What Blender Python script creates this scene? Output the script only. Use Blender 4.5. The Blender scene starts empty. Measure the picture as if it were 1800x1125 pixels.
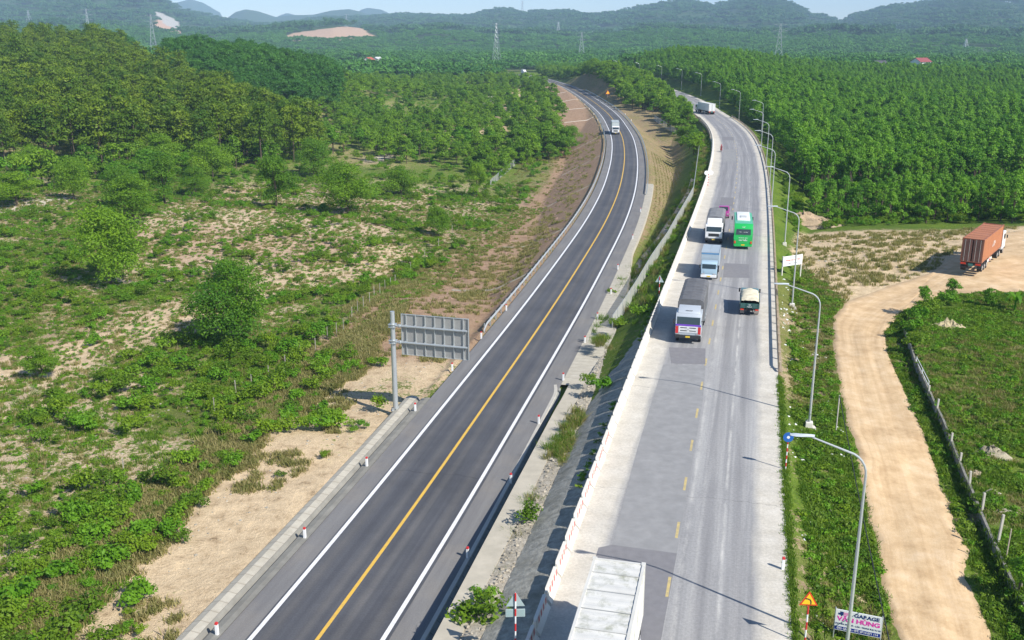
import bpy, bmesh, math, random
import numpy as np
from mathutils import Vector, Matrix

S = bpy.context.scene
COL = S.collection
R = math.radians
rng = np.random.default_rng(7)
random.seed(7)

# ------------------------------------------------------------------ camera, sky, sun, exposure
F = 1700.0                      # focal length in photo pixels (1800 wide)
TH = math.atan(497.5 / F)       # downward pitch
CT, ST = math.cos(TH), math.sin(TH)
CAMZ = 28.0
cam = bpy.data.cameras.new('camera'); cam.sensor_width = 36.0; cam.lens = 36.0 * F / 1800
cam.clip_start = 0.5; cam.clip_end = 40000
camo = bpy.data.objects.new('camera', cam); COL.objects.link(camo)
camo.location = (0, 0, CAMZ); camo.rotation_euler = (math.pi / 2 - TH, 0, 0)
S.camera = camo
SUN_EL, SUN_AZ = R(41), R(42)   # elevation; angle of the sun clockwise from +X (behind right)
sx, sy, sz = math.cos(SUN_EL) * math.cos(SUN_AZ), -math.cos(SUN_EL) * math.sin(SUN_AZ), math.sin(SUN_EL)
w = bpy.data.worlds.new('World'); S.world = w; w.use_nodes = True
nt = w.node_tree; nt.nodes.clear()
sky = nt.nodes.new('ShaderNodeTexSky'); sky.sky_type = 'NISHITA'; sky.sun_disc = False
sky.sun_elevation = SUN_EL; sky.sun_rotation = math.atan2(sx, sy)
sky.air_density = 0.8; sky.dust_density = 0.05; sky.ozone_density = 3.0
bg = nt.nodes.new('ShaderNodeBackground'); bg.inputs[1].default_value = 0.10
wo = nt.nodes.new('ShaderNodeOutputWorld')
nt.links.new(sky.outputs[0], bg.inputs[0]); nt.links.new(bg.outputs[0], wo.inputs[0])
sl = bpy.data.lights.new('sun', 'SUN'); sl.energy = 4.2; sl.angle = R(0.5); sl.color = (1, 0.955, 0.88)
so = bpy.data.objects.new('sun', sl); COL.objects.link(so)
so.rotation_euler = Vector((sx, sy, sz)).to_track_quat('Z', 'Y').to_euler()
S.view_settings.view_transform = 'Standard'; S.view_settings.look = 'None'
S.view_settings.exposure = 0.68; S.view_settings.gamma = 1
S.cycles.max_bounces = 5; S.cycles.diffuse_bounces = 2; S.cycles.transparent_max_bounces = 6
S.cycles.volume_bounces = 0

def P(px, py, z=0.0):
    """place in the world that the surveyed pixel shows at height z"""
    k = CAMZ - z
    dep = (F / CT) * k / (py - 64.5)
    X = (px - 900) / F * dep
    return Vector((X, (dep - ST * k) / CT, z))

# ------------------------------------------------------------------ numpy noise
def _h(ix, iy, s):
    n = (ix.astype(np.int64) * 374761393 + iy.astype(np.int64) * 668265263 + s * 974711) & 0x7fffffff
    n = ((n ^ (n >> 13)) * 1274126177) & 0x7fffffff
    n = (n ^ (n >> 16)) & 0xffff
    return n / 65535.0
def vnoise(x, y, sc, s=0):
    x = np.asarray(x) / sc; y = np.asarray(y) / sc
    ix = np.floor(x); iy = np.floor(y); fx = x - ix; fy = y - iy
    fx = fx * fx * (3 - 2 * fx); fy = fy * fy * (3 - 2 * fy)
    a = _h(ix, iy, s); b = _h(ix + 1, iy, s); c = _h(ix, iy + 1, s); d = _h(ix + 1, iy + 1, s)
    return (a * (1 - fx) + b * fx) * (1 - fy) + (c * (1 - fx) + d * fx) * fy
def fbm(x, y, sc, s=0, o=4):
    v = 0; a = 1; t = 0
    for i in range(o):
        v = v + a * vnoise(x, y, sc / 2 ** i, s + i * 17); t += a; a *= 0.55
    return v / t
def sstep(a, b, x):
    t = np.clip((x - a) / (b - a), 0, 1); return t * t * (3 - 2 * t)
def pip(x, y, poly):
    x = np.asarray(x); y = np.asarray(y); ins = np.zeros(x.shape, bool); n = len(poly)
    for i in range(n):
        x0, y0 = poly[i][0], poly[i][1]; x1, y1 = poly[(i + 1) % n][0], poly[(i + 1) % n][1]
        c = ((y0 > y) != (y1 > y))
        if y1 != y0: ins ^= c & (x < (x1 - x0) * (y - y0) / (y1 - y0) + x0)
    return ins

# ------------------------------------------------------------------ polylines
def smooth_line(pts, step=2.0, it=3):
    p = np.array([(q[0], q[1]) for q in pts], float)
    def resamp(p, st):
        d = np.r_[0, np.cumsum(np.hypot(*np.diff(p, axis=0).T))]
        t = np.arange(0, d[-1], st)
        return np.c_[np.interp(t, d, p[:, 0]), np.interp(t, d, p[:, 1])]
    for _ in range(it):
        q = [p[0]]
        for a, b in zip(p[:-1], p[1:]): q += [a * .75 + b * .25, a * .25 + b * .75]
        q.append(p[-1]); p = np.array(q)
    p = resamp(p, step)
    k = 5
    for _ in range(3):
        q = p.copy()
        for i in range(len(p)):
            a = max(0, i - k); b = min(len(p), i + k + 1); m = min(i - a, b - 1 - i)
            q[i] = p[i - m:i + m + 1].mean(0)
        p = q
    return resamp(p, step)
def frames(p):
    t = np.gradient(p, axis=0); t /= np.hypot(t[:, 0], t[:, 1])[:, None]
    n = np.c_[t[:, 1], -t[:, 0]]          # points right of travel
    return t, n
def ext(a, b, d):
    v = (a - b); v.normalize(); return a + v * d

ZL, ZR = -3.0, 0.0
ly = [(557,1125),(650,1000),(724,900),(823.5,750),(880,674),(923,610),(978.7,530),(1031,445.6),(1062,396.7),(1082.7,350),(1089.8,330),(1096,300),(1098.7,274.7),(1096,244),(1089,229),(1074.7,204),(1053,185),(1026.7,166.7),(1000,152),(965,141),(926.7,132)]
lw = [P(a, b, ZL) for a, b in ly]
lw = [ext(lw[0], lw[1], 40)] + lw + [Vector((1, 870, 0))]
LC = smooth_line(lw)
ry = [(1160.5,1120),(1180.6,995),(1196,900),(1209,819),(1220,754),(1250,582),(1260,527),(1268.5,483),(1274,449),(1283.5,400),(1291,350),(1297,300),(1295,260),(1287,235),(1269,215),(1240,195)]
rw = [P(a, b, ZR) for a, b in ry]
rw = [ext(rw[0], rw[1], 42)] + rw + [Vector(q) for q in [(82,450,0),(84,520,0),(84,590,0),(78,660,0),(68,740,0),(50,820,0)]]
RC = smooth_line(rw)
LT, LN = frames(LC); RT, RN = frames(RC)
L_IN, L_OUT = -5.2, 5.6      # asphalt edges of the highway
R_IN, R_OUT = -5.95, 6.25    # edges of the old road
def at_line(C, N, i, off): return C[i] + N[i] * off
def idxY(C, Y): return int(np.argmin(np.abs(C[:, 1] - Y)))

def road_dist(x, y, C, N):
    x = x.astype(np.float32); y = y.astype(np.float32)
    out = np.full(x.shape, 1e4, np.float32); s = np.zeros(x.shape, np.float32)
    Cf = C.astype(np.float32); ch = 6000
    for a in range(0, len(x), ch):
        dx = x[a:a+ch, None] - Cf[None, :, 0]; dy = y[a:a+ch, None] - Cf[None, :, 1]
        d2 = dx * dx + dy * dy; j = d2.argmin(1); ii = np.arange(len(j))
        lat = dx[ii, j] * N[j, 0] + dy[ii, j] * N[j, 1]
        d = np.sqrt(d2[ii, j]); d = np.where(d2[ii, j] - lat**2 < 2.3, np.abs(lat), d)
        out[a:a+ch] = np.where(lat < 0, -d, d); s[a:a+ch] = j
    return out, s

# ------------------------------------------------------------------ terrain (polar sheet, finer near)
NA, NR, RMAX = 720, 660, 9280
az = np.linspace(R(-50), R(50), NA)
rr = 12.0 * np.exp(np.linspace(0, math.log(RMAX / 12.0), NR))
A2, R2 = np.meshgrid(az, rr)
GX = (np.sin(A2) * R2).ravel(); GY = (np.cos(A2) * R2).ravel()
cp = [(100,60,-3.4),(500,60,-3.2),(-100,100,-4),(200,100,-4),(500,100,-4),(700,100,-3.6),
 (0,160,-4.5),(300,160,-5),(600,160,-5.5),(850,160,-7),(0,230,-3.5),(300,230,-5),(600,230,-7),(850,230,-9),
 (0,300,1),(200,300,-1),(400,300,-4),(600,300,-8),(850,300,-10),(960,350,-10),
 (0,400,8),(200,400,6),(400,420,1),(600,400,-8),(800,400,-9),
 (-100,550,15),(50,550,15),(150,560,17),(300,550,14),(450,520,15),(560,540,12),(650,520,-4),(720,520,-7),(850,520,-8),
 (100,720,14),(400,720,8),(600,700,-6),(900,700,-5),
 (1450,45,-1.3),(1650,45,-1.6),(1900,45,-2),(1400,100,-1.1),(1600,100,-1.3),(1850,100,-1.2),
 (1400,140,-2),(1550,140,-.6),(1720,128,-.1),(1850,140,0),(1400,175,-4),(1600,175,-4),(1850,175,-3),
 (1450,230,-6),(1650,230,-6),(1850,230,-6),(1400,300,-5),(1600,300,-7),(1850,300,-6),
 (1300,400,-1),(1500,400,-5),(1700,400,-5),(1180,550,12),(1300,520,7),(1450,520,-1),(1700,520,-3),
 (1150,650,15),(1250,650,11),(1400,650,-2),(1700,650,-1),(1100,450,0),(1200,400,-2),(1180,230,-9),(1180,300,-9),(1120,400,-6),(1050,500,-5),
 (1000,900,-4),(1400,900,-3),(1700,900,-3),(600,900,-4),(200,900,0),(900,1400,-2),(200,1400,0),(1600,1400,-4),(900,2600,0),(0,2600,0),(1800,2600,0),
 (900,60,-4),(950,100,-4),(1000,140,-6),(1300,60,-1),(900,5000,0),(0,5000,0),(1800,5000,0)]
def base_z(x, y):
    y = np.maximum(y, 8.0)
    u = x / y * 1.0; v = np.log(y)
    num = 0; den = 1e-9
    for a, Y, z in cp:
        uu = (a - 900) / F / CT; vv = math.log(Y)
        wgt = np.exp(-((u - uu) / 0.085) ** 2 - ((v - vv) / 0.16) ** 2) + 1e-7 * np.exp(-((u - uu) / 0.3) ** 2 - ((v - vv) / 0.5) ** 2)
        num = num + wgt * z; den = den + wgt
    return num / den
BZ = base_z(GX, GY)
near = (R2.ravel() < 1150)
BZ += sstep(70, 200, R2.ravel()) * (fbm(GX, GY, 60, 3) - .5) * 3.0
BZ += (fbm(GX, GY, 9, 5) - .5) * 0.7 * (1 - sstep(400, 900, R2.ravel()))
dL = np.full(GX.shape, 1e4); dR = np.full(GX.shape, 1e4)
a_, _ = road_dist(GX[near], GY[near], LC, LN); dL[near] = a_
a_, _ = road_dist(GX[near], GY[near], RC, RN); dR[near] = a_
Z = BZ.copy()
eL = np.where(dL < 0, -dL + L_IN - .7, dL - L_OUT - .5); eL = np.maximum(eL, 0)
eR = np.where(dR < 0, -dR + R_IN - .35, dR - R_OUT - .1); eR = np.maximum(eR, 0)
Z = np.maximum(Z, ZR - .12 - eR / np.where(dR > 0, 2.2, 1.45)); Z = np.minimum(Z, ZR - .12 + np.maximum(eR - 2, 0) * .35)
Z = np.maximum(Z, ZL - .10 - eL / 1.9); Z = np.where(eL < 6, np.minimum(Z, ZL - .10 + eL * .9), Z)
Z = np.where((eL <= 0), ZL - .35, Z); Z = np.where((eR <= 0), ZR - .35, Z)
Z = np.where((dL < L_IN) & (dL > L_IN - 2.05) & (GY < 83), ZL - .45, Z)
# far ridges: (ridge distance, width in front, list of (photo x, skyline y))
ridges = [
 (8600, .86, [(-200,70),(330,66),(345,20),(362,6),(385,0),(405,6),(432,24),(446,66),(500,66),(520,30),(538,23),(552,27),(565,66),(640,60),(655,18),(668,14),(690,17),(705,25),(740,60),(2000,70)]),
 (6800, .78, [(-200,70),(420,64),(438,36),(455,24),(472,19),(492,22),(519,31),(545,28),(580,27),(608,20),(638,17),(655,21),(669,26),(690,25),(713,28),(760,60),(2000,70)]),
 (4900, .50, [(-200,10),(0,6),(30,3),(60,-4),(120,-14),(200,-18),(260,-15),(300,-8),(325,2),(350,13),(372,26),(400,31),(440,40),(500,46),(560,40),(610,34),(680,33),(713,29),(755,29),(800,31),(840,30),(865,25),(887,21),(905,25),(915,31),(935,25),(960,25),(995,24),(1009,28),(1040,30),(1070,26),(1095,21),(1125,15),(1151,10),(1184,8.4),(1205,12),(1222,18),(1240,12),(1260,5),(1283,1.5),(1310,4),(1333,9),(1350,15),(1364,23),(1377,33),(1390,31),(1411,37),(1427,45),(1440,40),(1458,31),(1485,23),(1520,16),(1560,14),(1600,9),(1635,6),(1670,8),(1707,12),(1750,18),(1800,24),(2000,30)]),
 (2700, .62, [(-200,62),(0,50),(150,44),(300,48),(400,60),(480,58),(560,50),(610,44),(660,50),(700,60),(780,50),(860,58),(930,60),(1010,64),(1060,58),(1120,48),(1200,52),(1260,58),(1330,62),(1400,54),(1480,58),(1560,63),(1640,58),(1720,64),(1800,60),(2000,60)]),
]
rad = R2.ravel(); PXa = np.tan(A2.ravel()) * F * (CT) + 900
for i, (Rd, wid, prof) in enumerate(ridges):
    xs = [q[0] for q in prof]; ys = [q[1] for q in prof]
    yy = np.interp(PXa, xs, ys)
    wob = 1 + .10 * (fbm(A2.ravel() * 4000, rad * 0, 700, 40 + i, 3) - .5)
    top = CAMZ + (64.5 - yy) * (Rd * CT * CT / F) / 1.0 * 1.0
    t = rad / (Rd * wob)
    bump = sstep(wid, 1.0, t) ** .62 * (1 - sstep(1.0, 1.0 + (1 - wid) * .9, t))
    gully = 1 - .28 * (1 - bump) * (fbm(GX, GY, Rd * .09, 60 + i, 4)) * (bump < .985)
    z = top * bump * gully - 5 * (1 - bump)
    Z = np.where(rad > Rd * wid * .9, np.maximum(Z, z), Z)
_fw = W0 = [tuple(P(a, b, -1.3))[:2] for a, b in [(1590,588),(1606,640),(1627,690),(1652,745),(1673,790),(1698,850),(1733,930),(1763,1000),(1794,1060),(1845,1150),(2300,1400),(2300,530),(1660,530),(1600,552)]]
Z = np.where(pip(GX, GY, _fw), Z + .75, Z)
Zg = Z.reshape(NR, NA)
def gz(x, y):
    x = np.asarray(x, float); y = np.asarray(y, float)
    r = np.hypot(x, y); a = np.arctan2(x, y)
    fi = np.clip(np.log(np.maximum(r, 12.001) / 12.0) / math.log(RMAX / 12.0) * (NR - 1), 0, NR - 1.001)
    fj = np.clip((a - az[0]) / (az[-1] - az[0]) * (NA - 1), 0, NA - 1.001)
    i = fi.astype(int); j = fj.astype(int); u = fi - i; v = fj - j
    return (Zg[i, j] * (1 - v) + Zg[i, j + 1] * v) * (1 - u) + (Zg[i + 1, j] * (1 - v) + Zg[i + 1, j + 1] * v) * u
def G(px, py):
    """first point of the terrain along the line of sight of a surveyed pixel (vectorised)"""
    px = np.atleast_1d(np.asarray(px, float)); py = np.atleast_1d(np.asarray(py, float))
    dx = (px - 900) / F; dy = (562.5 - py) / F
    vx = dx; vy = CT + dy * ST; vz = -ST + dy * CT
    t = np.full(px.shape, 25.0); done = np.zeros(px.shape, bool); prev = t.copy()
    for _ in range(620):
        z = CAMZ + vz * t - gz(vx * t, vy * t)
        hit = (z < 0) & ~done; done |= hit
        prev = np.where(done, prev, t); t = np.where(done, t, t * 1.01)
        if done.all(): break
    lo, hi = prev, t
    for _ in range(8):
        m = (lo + hi) / 2; z = CAMZ + vz * m - gz(vx * m, vy * m)
        lo = np.where(z > 0, m, lo); hi = np.where(z > 0, hi, m)
    X = vx * hi; Y = vy * hi
    return np.c_[X, Y, gz(X, Y)]
def G1(px, py): return Vector(G(px, py)[0])
def Zp(py, Y):
    """height that is seen at photo row py at forward distance Y"""
    q = py - 64.5; return CAMZ - q * Y * CT / (F / CT - q * ST)

# ------------------------------------------------------------------ materials
def nodes_mat(name):
    m = bpy.data.materials.new(name); m.use_nodes = True
    return m, m.node_tree, m.node_tree.nodes['Principled BSDF']
def ramp(nt, fac, stops, inter='LINEAR'):
    r = nt.nodes.new('ShaderNodeValToRGB'); r.color_ramp.interpolation = inter
    e = r.color_ramp.elements
    while len(e) < len(stops): e.new(0.5)
    for k, (p, c) in zip(e, stops): k.position = p; k.color = (*c, 1) if len(c) == 3 else c
    nt.links.new(fac, r.inputs[0]); return r.outputs[0]
def noise(nt, scale, detail=3, vec=None, rough=.55, dist=0.0):
    n = nt.nodes.new('ShaderNodeTexNoise'); n.inputs['Scale'].default_value = scale
    n.inputs['Detail'].default_value = detail; n.inputs['Roughness'].default_value = rough; n.inputs['Distortion'].default_value = dist
    if vec is not None: nt.links.new(vec, n.inputs['Vector'])
    return n.outputs['Fac']
def mixc(nt, fac, a, b, mode='MIX'):
    n = nt.nodes.new('ShaderNodeMix'); n.data_type = 'RGBA'; n.blend_type = mode
    for s, v in ((n.inputs[0], fac), (n.inputs[6], a), (n.inputs[7], b)):
        if isinstance(v, (int, float)): s.default_value = v
        elif isinstance(v, tuple): s.default_value = (*v, 1)
        else: nt.links.new(v, s)
    return n.outputs[2]
def mth(nt, op, a, b=None, c=None):
    n = nt.nodes.new('ShaderNodeMath'); n.operation = op
    for i, v in enumerate((a, b, c)):
        if v is None: continue
        if isinstance(v, (int, float)): n.inputs[i].default_value = v
        else: nt.links.new(v, n.inputs[i])
    return n.outputs[0]
def geo_pos(nt): return nt.nodes.new('ShaderNodeNewGeometry').outputs['Position']
def obj_pos(nt): return nt.nodes.new('ShaderNodeTexCoord').outputs['Object']
def scalev(nt, v, s):
    n = nt.nodes.new('ShaderNodeMapping'); n.inputs['Scale'].default_value = s
    nt.links.new(v, n.inputs[0]); return n.outputs[0]
def bump(nt, bsdf, h, st=.3, d=.05):
    b = nt.nodes.new('ShaderNodeBump'); b.inputs['Strength'].default_value = st; b.inputs['Distance'].default_value = d
    nt.links.new(h, b.inputs['Height']); nt.links.new(b.outputs[0], bsdf.inputs['Normal'])
MC = {}
def M(name, col, rough=.6, metal=0.0, var=.12, scale=3.0, dirt=0.0, dirtcol=(.16,.12,.08), coat=0):
    if name in MC: return MC[name]
    m, nt, b = nodes_mat(name)
    v = obj_pos(nt)
    c = ramp(nt, noise(nt, scale, 4, v), [(.25, tuple(x * (1 - var) for x in col)), (.75, tuple(min(1, x * (1 + var)) for x in col))])
    if dirt:
        f = ramp(nt, noise(nt, scale * .35, 6, v, .7), [(.5 - dirt * .3, (0,)*3), (.75, (dirt,)*3)])
        c = mixc(nt, f, c, dirtcol)
    nt.links.new(c, b.inputs['Base Color']); b.inputs['Roughness'].default_value = rough; b.inputs['Metallic'].default_value = metal
    b.inputs['Coat Weight'].default_value = coat
    MC[name] = m; return m
def foliage(name, dark, light, trans=.3, rnd=.5):
    m, nt, b = nodes_mat(name)
    oi = nt.nodes.new('ShaderNodeObjectInfo').outputs['Random']
    at = nt.nodes.new('ShaderNodeAttribute'); at.attribute_name = 'tint'
    f = mth(nt, 'ADD', mth(nt, 'MULTIPLY', oi, rnd), mth(nt, 'MULTIPLY', at.outputs['Fac'], 1 - rnd))
    c = ramp(nt, f, [(0.05, dark), (.95, light)])
    nt.links.new(c, b.inputs['Base Color']); b.inputs['Roughness'].default_value = .55
    b.inputs['Specular IOR Level'].default_value = .25
    t = nt.nodes.new('ShaderNodeBsdfTranslucent')
    nt.links.new(mixc(nt, 1.0, c, (1.0, 1.15, .45), 'MULTIPLY'), t.inputs[0])
    mx = nt.nodes.new('ShaderNodeMixShader'); mx.inputs[0].default_value = trans
    nt.links.new(b.outputs[0], mx.inputs[1]); nt.links.new(t.outputs[0], mx.inputs[2])
    nt.links.new(mx.outputs[0], nt.nodes['Material Output'].inputs[0]); return m

m_leaf = foliage('leaf_acacia', (.065, .180, .010), (.240, .390, .022), .40, .5)
m_plant = foliage('leaf_plantation', (.065, .200, .014), (.230, .430, .030), .40, .55)
m_far = foliage('leaf_far', (.044, .150, .022), (.120, .290, .036), .30, .6)
m_pine = foliage('leaf_pine', (.055, .135, .008), (.205, .285, .015), .32, .55)
m_dpine = foliage('leaf_dark_wood', (.034, .130, .016), (.090, .230, .026), .32, .5)
m_bush = foliage('leaf_bush', (.060, .140, .008), (.230, .350, .018), .38, .6)
m_bright = foliage('leaf_bright', (.090, .240, .010), (.180, .360, .020), .4, .5)
m_grass = foliage('grass_blade', (.080, .180, .012), (.210, .300, .030), .4, .7)
m_dry = foliage('grass_dry', (.170, .190, .045), (.400, .330, .150), .35, .7)
m_bark = M('bark', (.10, .075, .05), .9, var=.3, scale=2)
m_metal = M('galvanised_steel', (.50, .53, .54), .42, .55, .06, 2)
m_lamp = M('lamp_paint', (.50, .52, .52), .4, .35, .05, 1)
m_conc = M('cast_concrete', (.50, .47, .41), .9, 0, .10, 1.5, .35, (.33,.29,.23))
m_concw = M('whitewashed_concrete', (.72, .68, .60), .85, 0, .07, 1.5, .3, (.46,.40,.32))
m_concd = M('weathered_concrete', (.24, .23, .20), .95, 0, .2, 1.2, .4, (.13,.12,.10))
m_white = M('white_paint', (.80, .80, .79), .45, 0, .03, 1)
m_red = M('red_paint', (.55, .03, .03), .5, 0, .08, 2)
m_blk = M('black_rubber', (.022, .022, .024), .8, 0, .2, 4)
m_dark = M('dark_metal', (.035, .037, .04), .55, .2, .2, 3)
m_glass = M('vehicle_glass', (.03, .045, .05), .08, 0, .1, 1, coat=.4)
m_chrome = M('rim_steel', (.55, .55, .55), .35, .5, .1, 4)

def ground_mat():
    m, nt, b = nodes_mat('ground'); p = geo_pos(nt)
    A = lambda n: (lambda a: (setattr(a, 'attribute_name', n), a)[1])(nt.nodes.new('ShaderNodeAttribute'))
    soil = A('soil').outputs['Color']; veg = A('veg').outputs['Fac']; dry = A('dry').outputs['Fac']
    n1 = noise(nt, .9, 7, p, .68); n2 = noise(nt, 3.6, 5, p, .7); n3 = noise(nt, .12, 4, p); n4 = noise(nt, 14, 3, p, .7)
    s = mixc(nt, 1.0, soil, ramp(nt, n1, [(.30, (.50,.46,.42)), (.44, (.92,.9,.88)), (.56, (1.05,)*3), (.72, (1.28,1.25,1.2))]), 'MULTIPLY')
    s = mixc(nt, 1.0, s, ramp(nt, n4, [(.30, (.66,.63,.58)), (.48, (1,)*3), (.75, (1.15,)*3)]), 'MULTIPLY')
    g = ramp(nt, n2, [(.28, (.050,.100,.010)), (.5, (.105,.185,.018)), (.70, (.180,.250,.032))])
    gd = ramp(nt, n2, [(.28, (.100,.100,.032)), (.5, (.190,.175,.062)), (.72, (.33,.28,.13))])
    g = mixc(nt, dry, g, gd)
    g = mixc(nt, 1.0, g, ramp(nt, n3, [(.3, (.72,.8,.8)), (.7, (1.18,1.12,1.05))]), 'MULTIPLY')
    nn = mth(nt, 'ADD', mth(nt, 'MULTIPLY', n1, .55), mth(nt, 'MULTIPLY', n2, .45))
    e = mth(nt, 'ADD', nn, veg)
    f = ramp(nt, e, [(.94, (0,)*3), (1.04, (1,)*3)])
    nt.links.new(mixc(nt, f, s, g), b.inputs['Base Color']); b.inputs['Roughness'].default_value = .95
    b.inputs['Specular IOR Level'].default_value = .1
    bump(nt, b, mth(nt, 'ADD', n2, mth(nt, 'MULTIPLY', n4, .5)), .7, .22)
    return m
m_ground = ground_mat()

# ------------------------------------------------------------------ mesh helpers
def props(o, label=None, cat=None, group=None, kind=None):
    if label: o['label'] = label
    if cat: o['category'] = cat
    if group: o['group'] = group
    if kind: o['kind'] = kind
    return o
def link(name, me, mat=None, parent=None):
    o = bpy.data.objects.new(name, me); COL.objects.link(o)
    if mat is not None and me is not None and not me.materials: me.materials.append(mat)
    if parent is not None: o.parent = parent
    return o
def empty(name, loc, rz=0, label=None, cat=None, group=None):
    o = bpy.data.objects.new(name, None); o.empty_display_size = .3; COL.objects.link(o)
    o.location = loc; o.rotation_euler = (0, 0, rz)
    return props(o, label, cat, group)
def npmesh(name, V, Fc, smooth=False, uv=None, attrs=None):
    """V (n,3); Fc (m,k) all same k"""
    V = np.asarray(V, np.float32); Fc = np.asarray(Fc, np.int32); k = Fc.shape[1]
    me = bpy.data.meshes.new(name)
    me.vertices.add(len(V)); me.vertices.foreach_set('co', V.ravel())
    me.loops.add(Fc.size); me.loops.foreach_set('vertex_index', Fc.ravel())
    me.polygons.add(len(Fc)); me.polygons.foreach_set('loop_start', np.arange(0, Fc.size, k, dtype=np.int32))
    me.update(calc_edges=True)
    me.polygons.foreach_set('use_smooth', np.full(len(Fc), bool(smooth)))
    if uv is not None:
        l = me.uv_layers.new(name='UVMap'); l.data.foreach_set('uv', np.asarray(uv, np.float32)[Fc.ravel()].ravel())
    for n, (dom, typ, data) in (attrs or {}).items():
        a = me.attributes.new(n, typ, dom)
        a.data.foreach_set({'FLOAT': 'value', 'FLOAT_COLOR': 'color', 'INT': 'value', 'FLOAT_VECTOR': 'vector'}[typ], np.asarray(data).ravel())
    me.validate(); return me
class MB:
    def __init__(s): s.b = bmesh.new()
    def _add(s, geom, mat): bmesh.ops.transform(s.b, matrix=mat, verts=[v for v in geom if isinstance(v, bmesh.types.BMVert)])
    def box(s, c, d, rz=0, bev=0, taper=1.0, rx=0, ry=0):
        r = bmesh.ops.create_cube(s.b, size=1.0); vs = r['verts']
        for v in vs:
            t = taper if v.co.z > 0 else 1.0
            v.co = Vector((v.co.x * d[0] * t, v.co.y * d[1] * t, v.co.z * d[2]))
        if bev:
            es = list({e for v in vs for e in v.link_edges})
            rr_ = bmesh.ops.bevel(s.b, geom=es, offset=bev, segments=2, affect='EDGES', profile=.6)
            vs = list({v for f in rr_['faces'] for v in f.verts} | {v for v in vs if v.is_valid})
        mt = Matrix.Translation(c) @ Matrix.Rotation(rz, 4, 'Z') @ Matrix.Rotation(ry, 4, 'Y') @ Matrix.Rotation(rx, 4, 'X')
        bmesh.ops.transform(s.b, matrix=mt, verts=vs); return s
    def cyl(s, c, r, h, axis='Z', n=16, r2=None):
        g = bmesh.ops.create_cone(s.b, cap_ends=True, segments=n, radius1=r, radius2=r if r2 is None else r2, depth=h)
        rot = {'Z': Matrix(), 'X': Matrix.Rotation(math.pi/2, 4, 'Y'), 'Y': Matrix.Rotation(math.pi/2, 4, 'X')}[axis]
        bmesh.ops.transform(s.b, matrix=Matrix.Translation(c) @ rot.to_4x4(), verts=g['verts']); return s
    def tube(s, pts, rad, n=8):
        pts = [Vector(p) for p in pts]; rad = rad if isinstance(rad, (list, tuple)) else [rad] * len(pts)
        rings = []
        for i, p in enumerate(pts):
            t = (pts[min(i+1, len(pts)-1)] - pts[max(i-1, 0)]).normalized()
            q = t.to_track_quat('Z', 'Y')
            rings.append([s.b.verts.new(p + q @ Vector((math.cos(a) * rad[i], math.sin(a) * rad[i], 0))) for a in [2*math.pi*k/n for k in range(n)]])
        for a, b in zip(rings[:-1], rings[1:]):
            for k in range(n): s.b.faces.new((a[k], a[(k+1) % n], b[(k+1) % n], b[k]))
        s.b.faces.new(rings[0][::-1]); s.b.faces.new(rings[-1]); return s
    def prism(s, prof, x0, x1, bev=0, plane='yz', taper=None):
        """profile points (y,z) extruded over x (or (x,z) over y)"""
        f = (lambda a, b, t: (t, a, b)) if plane == 'yz' else (lambda a, b, t: (a, t, b))
        A = [s.b.verts.new(f(a, b, x0)) for a, b in prof]; B = [s.b.verts.new(f(a, b, x1)) for a, b in prof]
        n = len(prof); fs = [s.b.faces.new(A), s.b.faces.new(B[::-1])]
        for k in range(n): fs.append(s.b.faces.new((A[(k+1) % n], A[k], B[k], B[(k+1) % n])))
        if bev:
            es = list({e for q in fs for e in q.edges})
            bmesh.ops.bevel(s.b, geom=es, offset=bev, segments=2, affect='EDGES', profile=.6)
        return s
    def quad(s, *pts):
        s.b.faces.new([s.b.verts.new(p) for p in pts]); return s
    def poly(s, pts): s.b.faces.new([s.b.verts.new(p) for p in pts]); return s
    def build(s, name, mat, parent=None, smooth=False):
        bmesh.ops.recalc_face_normals(s.b, faces=s.b.faces)
        me = bpy.data.meshes.new(name); s.b.to_mesh(me); s.b.free()
        if smooth:
            for p in me.polygons: p.use_smooth = True
            try: me.set_sharp_from_angle(angle=R(40))
            except Exception: pass
        return link(name, me, mat, parent)
def copy_tree(o, parent=None):
    c = o.copy(); COL.objects.link(c)
    if parent is not None: c.parent = parent
    for ch in o.children: copy_tree(ch, c)
    return c
def text(body, size, mat, parent, loc, name='lettering', rot=(math.pi/2, 0, 0), bold=0.0, align='CENTER', sx_=1.0):
    cu = bpy.data.curves.new('t', 'FONT'); cu.body = body; cu.size = size; cu.align_x = align; cu.align_y = 'CENTER'
    cu.extrude = .003; cu.offset = bold
    t = bpy.data.objects.new('t', cu); COL.objects.link(t)
    bpy.context.view_layer.update()
    me = bpy.data.meshes.new_from_object(t.evaluated_get(bpy.context.evaluated_depsgraph_get())); bpy.data.objects.remove(t)
    for v in me.vertices: v.co.x *= sx_
    me.materials.clear(); me.name = name
    o = link(name, me, mat, parent); o.location = loc; o.rotation_euler = rot; return o

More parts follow.
